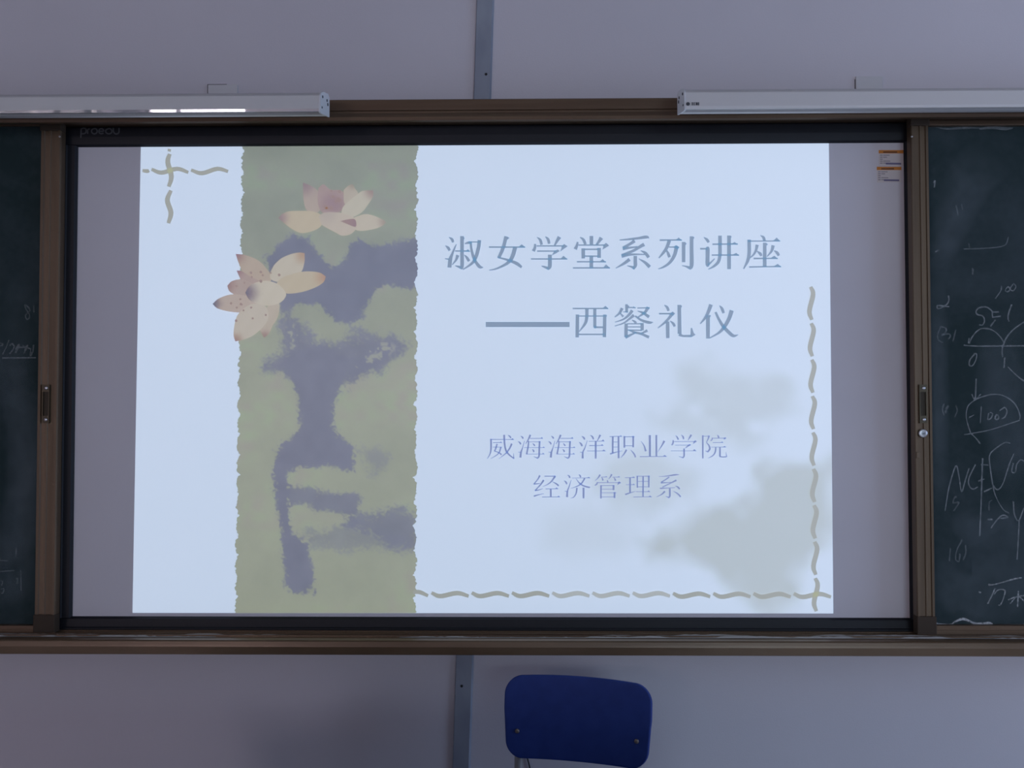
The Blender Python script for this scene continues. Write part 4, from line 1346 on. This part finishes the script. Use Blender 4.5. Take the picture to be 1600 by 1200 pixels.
character(TN, *A4, [[(1120, 88, 12), (1175, 125, 50), (1195, 188, 50)], [(900, 190, 26), (1190, 190, 24), (1470, 188, 24)], [(920, 165, 66), (920, 400, 66), (895, 540, 58), (820, 688, 22)], [(1065, 255, 60), (1040, 360, 46), (1000, 430, 38), (930, 498, 18)],
                    [(1060, 370, 18), (1115, 415, 54), (1140, 458, 42)], [(1350, 265, 64), (1320, 370, 46), (1240, 468, 18)], [(1365, 360, 18), (1420, 400, 54), (1450, 452, 46)], [(1198, 220, 64), (1198, 430, 66), (1198, 650, 68)], [(1000, 502, 34), (1200, 500, 26), (1432, 500, 24)], [(920, 654, 30), (1200, 648, 26), (1490, 646, 24)]],
          [[(1350, 186), (1410, 125), (1482, 196)], [(1225, 225), (1260, 250), (1228, 275)], [(1300, 497), (1370, 450), (1437, 508)], [(1360, 642), (1430, 595), (1500, 655)]], m_title)
character(TN, *A5, [[(55, 138, 30), (350, 137, 26), (690, 137, 26)], [(140, 245, 62), (138, 450, 64), (135, 655, 62)], [(150, 272, 22), (400, 272, 22), (640, 272, 24)], [(628, 245, 60), (625, 450, 64), (622, 650, 62)], [(150, 600, 28), (400, 600, 28), (630, 600, 28)],
                    [(308, 145, 62), (305, 300, 60), (275, 410, 52), (170, 552, 18)], [(450, 145, 56), (450, 300, 56), (450, 470, 56)], [(432, 470, 36), (520, 472, 34), (600, 472, 32)]],
          [[(590, 132), (640, 88), (695, 142)], [(650, 248), (672, 265), (648, 300)], [(430, 460), (480, 460), (470, 494), (450, 492)]], m_title)
character(TN, *A5, [[(1015, 62, 46), (1018, 130, 52), (1020, 205, 50)], [(1040, 122, 22), (1110, 120, 24), (1180, 126, 20)], [(940, 130, 56), (890, 220, 45), (805, 292, 18)], [(955, 198, 16), (1040, 200, 26)], [(1120, 170, 60), (1060, 250, 50), (960, 330, 32), (810, 382, 16)],
                    [(900, 220, 22), (960, 285, 46)], [(1210, 130, 24), (1320, 128, 24), (1430, 126, 26)], [(1405, 115, 62), (1340, 210, 50), (1215, 298, 22)], [(1210, 180, 14), (1310, 215, 44), (1420, 290, 58)], [(1150, 255, 60), (1060, 330, 40), (960, 400, 28), (805, 452, 16)],
                    [(1170, 270, 30), (1280, 345, 44), (1420, 388, 52), (1492, 382, 10)], [(1110, 340, 14), (1160, 370, 40), (1190, 400, 44)], [(1010, 405, 60), (1008, 520, 64), (1008, 650, 62)], [(1030, 410, 22), (1160, 410, 22), (1290, 410, 22)], [(1295, 395, 62), (1295, 460, 62), (1295, 530, 58)],
                    [(1040, 466, 22), (1150, 466, 22), (1270, 466, 22)], [(1040, 522, 24), (1150, 524, 24), (1290, 528, 26)], [(995, 655, 56), (1100, 605, 40), (1190, 565, 24)], [(1050, 520, 18), (1150, 560, 40), (1280, 592, 44), (1420, 652, 54)], [(1390, 528, 52), (1330, 560, 38), (1265, 585, 18)]],
          [[(1130, 120), (1140, 95), (1185, 130)], [(1040, 75), (1072, 98), (1042, 130)]], m_title)
character(TN, *A6, [[(205, 75, 14), (255, 115, 48), (282, 182, 46)], [(110, 230, 32), (230, 230, 30), (360, 230, 32)], [(350, 228, 62), (280, 320, 50), (200, 400, 40), (90, 487, 18)], [(265, 370, 64), (266, 520, 66), (268, 668, 64)], [(310, 360, 18), (365, 408, 48), (392, 460, 46)],
                    [(472, 72, 66), (475, 320, 68), (478, 590, 72)], [(465, 600, 56), (540, 628, 42), (600, 628, 42), (690, 628, 44)]],
          [[(320, 215), (355, 190), (402, 226), (360, 270)], [(670, 645), (678, 490), (700, 478), (735, 580), (768, 605), (700, 645)], [(500, 72), (526, 96), (504, 130)]], m_title)
character(TN, *A6, [[(1040, 65, 70), (990, 200, 62), (930, 310, 48), (845, 412, 20)], [(985, 258, 70), (985, 460, 72), (985, 675, 66)], [(1190, 85, 15), (1235, 140, 54), (1265, 222, 48)], [(1410, 170, 78), (1360, 320, 70), (1280, 460, 66), (1180, 570, 44), (1010, 668, 20)],
                    [(1120, 200, 42), (1180, 330, 50), (1260, 460, 60), (1360, 565, 66), (1440, 625, 56), (1528, 605, 10)]], [[(1010, 245), (1042, 266), (1010, 305)]], m_title)
f = Flat(YP - 0.0014)
f.poly([(759, 503), (890, 503), (890, 511), (759, 511)])
f.build('title_dash', m_title, slide)

SS = 16.0
B1, B2, B3, B4, B5, B6, B7 = [(x, y, SS) for x, y in ((755, 670), (850, 670), (945, 670), (1040, 670), (825, 730), (920, 730), (980, 730))]
SN = 'subtitle_character'
character(SN, *B1, [[(190, 265, 20), (470, 266, 18), (760, 268, 18)], [(195, 250, 44), (195, 500, 42), (165, 640, 30), (100, 750, 12)], [(525, 150, 50), (535, 380, 45), (570, 540, 45), (640, 640, 42), (770, 745, 25)], [(768, 745, 28), (762, 680, 20), (760, 610, 10)], [(715, 370, 48), (660, 490, 40), (570, 610, 30), (390, 750, 10)],
                    [(620, 155, 14), (665, 190, 40), (695, 230, 36)], [(245, 345, 18), (350, 343, 18), (470, 342, 18)], [(350, 375, 40), (310, 500, 38), (280, 560, 28)], [(280, 555, 24), (380, 590, 25), (460, 645, 44)], [(445, 455, 45), (400, 590, 32), (320, 670, 22), (190, 745, 10)], [(240, 458, 15), (350, 457, 15), (470, 457, 16)]],
          [[(690, 265), (735, 235), (775, 275)], [(410, 340), (445, 318), (475, 348)]], m_sub)
hai = ([[(935, 178, 10), (980, 210, 38), (1000, 248, 36)], [(868, 312, 10), (915, 345, 40), (940, 390, 36)], [(1035, 300, 12), (985, 470, 25), (945, 590, 45), (930, 720, 55)], [(870, 575, 12), (940, 592, 20)], [(1180, 150, 50), (1130, 260, 35), (1060, 380, 12)], [(1170, 240, 18), (1320, 240, 18), (1490, 240, 18)],
        [(1130, 300, 35), (1130, 400, 38), (1085, 640, 42)], [(1140, 325, 16), (1280, 325, 16), (1430, 325, 18)], [(1412, 308, 46), (1402, 500, 44), (1395, 680, 44), (1350, 742, 30)], [(1260, 690, 10), (1355, 735, 32)], [(1020, 468, 14), (1280, 468, 14), (1540, 470, 15)], [(1085, 630, 14), (1300, 630, 14), (1530, 630, 15)],
        [(1235, 365, 12), (1270, 395, 36), (1290, 430, 34)], [(1225, 510, 12), (1255, 540, 38), (1270, 580, 40)]],
       [[(1430, 238), (1470, 205), (1500, 248)], [(1480, 467), (1515, 440), (1545, 476)], [(1465, 628), (1500, 600), (1535, 636)]])
character(SN, *B1, hai[0], hai[1], m_sub)
character(SN, *B1, hai[0], hai[1], m_sub, 47.5)
character(SN, *B2, [[(940, 182, 10), (990, 220, 44), (1018, 268, 42)], [(875, 330, 10), (925, 375, 46), (955, 435, 42)], [(1085, 290, 12), (1020, 480, 28), (972, 590, 40), (965, 742, 55)], [(900, 580, 12), (970, 597, 20)], [(1155, 158, 10), (1210, 200, 40), (1238, 265, 38)], [(1410, 152, 50), (1370, 230, 36), (1330, 300, 16)],
                    [(1120, 310, 16), (1300, 308, 15), (1510, 308, 15)], [(1135, 420, 24), (1300, 418, 18), (1485, 415, 18)], [(1080, 555, 16), (1300, 554, 15), (1538, 554, 15)], [(1293, 310, 50), (1293, 520, 48), (1293, 745, 46)]],
          [[(1430, 305), (1480, 265), (1517, 312)], [(1410, 412), (1455, 385), (1490, 422)], [(1450, 550), (1495, 515), (1542, 560)]], m_sub)
character(SN, *B3, [[(120, 195, 20), (280, 190, 18), (430, 188, 18)], [(200, 195, 46), (197, 400, 46), (195, 612, 44)], [(342, 190, 46), (344, 460, 46), (346, 738, 44)], [(215, 330, 15), (325, 330, 15)], [(215, 455, 15), (325, 455, 15)], [(130, 630, 36), (250, 592, 26), (440, 550, 10)], [(490, 182, 44), (490, 320, 46), (490, 472, 44)], [(490, 200, 20), (620, 199, 20), (742, 198, 22)],
                    [(710, 180, 46), (710, 320, 46), (710, 462, 44)], [(500, 425, 18), (600, 425, 18), (700, 425, 18)], [(545, 520, 46), (480, 630, 32), (395, 727, 10)], [(640, 520, 10), (730, 625, 38), (768, 712, 38)]],
          [[(370, 188), (400, 160), (437, 194)]], m_sub)
character(SN, *B3, [[(1125, 158, 58), (1127, 420, 54), (1128, 690, 52)], [(1288, 155, 46), (1289, 420, 46), (1290, 690, 44)], [(905, 305, 8), (980, 420, 32), (1025, 562, 52)], [(1490, 300, 56), (1420, 430, 32), (1320, 582, 8)], [(875, 695, 22), (1200, 692, 18), (1545, 692, 16)]], [[(1450, 688), (1500, 650), (1550, 698)]], m_sub)
character(SN, *B4, [[(245, 160, 8), (290, 210, 36), (318, 272, 42)], [(390, 148, 10), (438, 200, 40), (450, 262, 38)], [(645, 148, 48), (600, 220, 36), (558, 292, 12)], [(190, 280, 28), (185, 360, 42), (150, 410, 28)], [(210, 320, 17), (470, 319, 17), (740, 319, 17)], [(240, 408, 16), (430, 407, 16), (620, 406, 16)], [(462, 490, 40), (462, 600, 42), (460, 680, 42), (425, 735, 28)], [(330, 690, 10), (430, 718, 28)], [(130, 550, 14), (450, 550, 14), (765, 551, 13)]],
          [[(700, 320), (740, 285), (785, 315), (730, 350), (680, 388), (695, 345)], [(560, 402), (605, 380), (640, 402), (560, 452), (485, 495), (505, 455)], [(680, 548), (720, 505), (770, 556)]], m_sub)
character(SN, *B4, [[(930, 162, 40), (930, 450, 42), (930, 742, 40)], [(930, 185, 14), (1010, 185, 14), (1100, 185, 18)], [(1090, 170, 42), (1060, 260, 30), (1025, 340, 20), (1080, 410, 36), (1105, 500, 46), (1050, 582, 36)], [(990, 545, 10), (1055, 577, 30)], [(1290, 152, 12), (1320, 190, 38), (1328, 232, 34)], [(1170, 220, 25), (1160, 270, 30), (1125, 300, 22)], [(1180, 236, 16), (1340, 236, 16), (1500, 236, 18)],
                    [(1180, 345, 17), (1310, 343, 17), (1440, 342, 17)], [(1140, 458, 14), (1320, 457, 14), (1512, 457, 15)], [(1255, 465, 38), (1240, 580, 38), (1180, 670, 30), (1060, 737, 8)], [(1360, 465, 42), (1360, 580, 44), (1358, 690, 44)], [(1345, 692, 30), (1430, 705, 28), (1520, 698, 32)], [(1530, 702, 30), (1518, 640, 18), (1508, 580, 8)]],
          [[(1450, 236), (1490, 210), (1522, 236), (1460, 272)], [(1380, 340), (1415, 315), (1447, 348)], [(1440, 455), (1475, 425), (1517, 462)]], m_sub)
character(SN, *B5, [[(300, 205, 46), (240, 310, 32), (150, 415, 24)], [(140, 422, 34), (220, 415, 26), (300, 405, 18)], [(395, 320, 48), (310, 440, 36), (180, 580, 24)], [(170, 582, 38), (260, 570, 26), (370, 535, 10)], [(145, 725, 40), (260, 690, 25), (400, 658, 10)], [(410, 225, 24), (550, 225, 24), (690, 226, 26)], [(680, 220, 52), (590, 350, 36), (490, 430, 25), (370, 482, 10)], [(610, 362, 12), (700, 410, 36), (768, 466, 42)],
                    [(440, 542, 20), (600, 541, 17), (755, 541, 16)], [(570, 540, 48), (570, 640, 46), (570, 740, 45)], [(355, 745, 20), (580, 743, 17), (802, 744, 16)]], [[(680, 538), (715, 500), (762, 548)], [(730, 742), (765, 710), (807, 750)]], m_sub)
character(SN, *B5, [[(985, 192, 10), (1030, 225, 40), (1048, 268, 38)], [(898, 332, 10), (945, 370, 42), (972, 425, 38)], [(1080, 320, 12), (1030, 480, 28), (987, 600, 40), (975, 748, 54)], [(915, 595, 12), (985, 612, 20)], [(1270, 178, 10), (1305, 215, 40), (1318, 255, 36)], [(1100, 272, 14), (1320, 270, 14), (1552, 268, 16)], [(1200, 285, 12), (1280, 390, 32), (1380, 460, 36), (1520, 502, 38), (1557, 488, 6)],
                    [(1420, 275, 42), (1340, 400, 36), (1220, 480, 25), (1060, 532, 8)], [(1225, 515, 46), (1200, 660, 36), (1140, 750, 22), (1060, 777, 6)], [(1390, 510, 52), (1389, 640, 50), (1388, 778, 46)]], [[(1480, 266), (1520, 240), (1557, 275)]], m_sub)
character(SN, *B6, [[(285, 185, 44), (230, 270, 28), (150, 342, 8)], [(310, 245, 15), (390, 244, 15), (460, 243, 15)], [(320, 255, 12), (345, 295, 34), (352, 335, 36)], [(575, 175, 44), (540, 240, 30), (490, 302, 8)], [(590, 246, 14), (680, 246, 14), (778, 247, 15)], [(625, 255, 12), (655, 300, 36), (668, 340, 38)], [(460, 320, 16), (478, 375, 40)], [(215, 370, 20), (200, 420, 35), (150, 457, 22)], [(215, 385, 18), (490, 385, 17), (780, 386, 17)],
                    [(305, 450, 42), (304, 610, 42), (302, 785, 40)], [(310, 460, 16), (470, 458, 16), (640, 457, 17)], [(620, 448, 48), (619, 510, 46), (618, 572, 44)], [(320, 548, 14), (460, 548, 14), (610, 548, 14)], [(320, 640, 14), (500, 640, 14), (690, 641, 15)], [(645, 620, 46), (643, 700, 44), (642, 772, 42)], [(320, 742, 16), (480, 742, 16), (650, 742, 16)]],
          [[(730, 382), (760, 355), (808, 386), (760, 418), (708, 448), (725, 412)], [(400, 242), (435, 220), (468, 250)], [(715, 245), (750, 220), (783, 253)]], m_sub)
character(SN, *B6, [[(905, 262, 18), (1030, 260, 17), (1150, 258, 18)], [(1032, 265, 44), (1032, 440, 44), (1032, 632, 42)], [(930, 435, 14), (1030, 435, 14), (1150, 437, 16)], [(910, 682, 38), (1020, 645, 28), (1170, 600, 8)], [(1213, 215, 36), (1213, 360, 36), (1213, 512, 34)], [(1200, 225, 18), (1360, 225, 18), (1522, 225, 20)], [(1500, 212, 42), (1500, 360, 40), (1500, 505, 38)], [(1220, 355, 15), (1360, 353, 15), (1490, 352, 15)],
                    [(1220, 492, 15), (1360, 490, 15), (1490, 489, 15)], [(1358, 230, 40), (1357, 480, 40), (1355, 738, 40)], [(1180, 610, 15), (1350, 610, 15), (1532, 612, 15)], [(1115, 745, 18), (1340, 742, 16), (1572, 741, 16)]],
          [[(1080, 258), (1120, 230), (1155, 266)], [(1090, 434), (1125, 410), (1157, 444)], [(1460, 608), (1495, 580), (1537, 617)], [(1490, 740), (1530, 705), (1578, 746)]], m_sub)
character(SN, *B7, [[(790, 235, 8), (1000, 220, 25), (1200, 190, 38), (1300, 182, 8)], [(1050, 245, 36), (960, 310, 28), (850, 375, 30)], [(840, 390, 38), (1000, 385, 20), (1100, 375, 14)], [(1230, 325, 46), (1100, 390, 30), (880, 500, 28)], [(820, 530, 38), (1000, 520, 22), (1200, 510, 14)], [(1200, 465, 10), (1270, 500, 38), (1312, 548, 38)], [(1066, 530, 44), (1066, 640, 44), (1064, 725, 42), (1030, 768, 28)],
                    [(960, 725, 10), (1045, 758, 30)], [(945, 600, 46), (860, 680, 28), (730, 747, 8)], [(1155, 600, 10), (1260, 660, 34), (1338, 742, 38)]], [], m_sub)
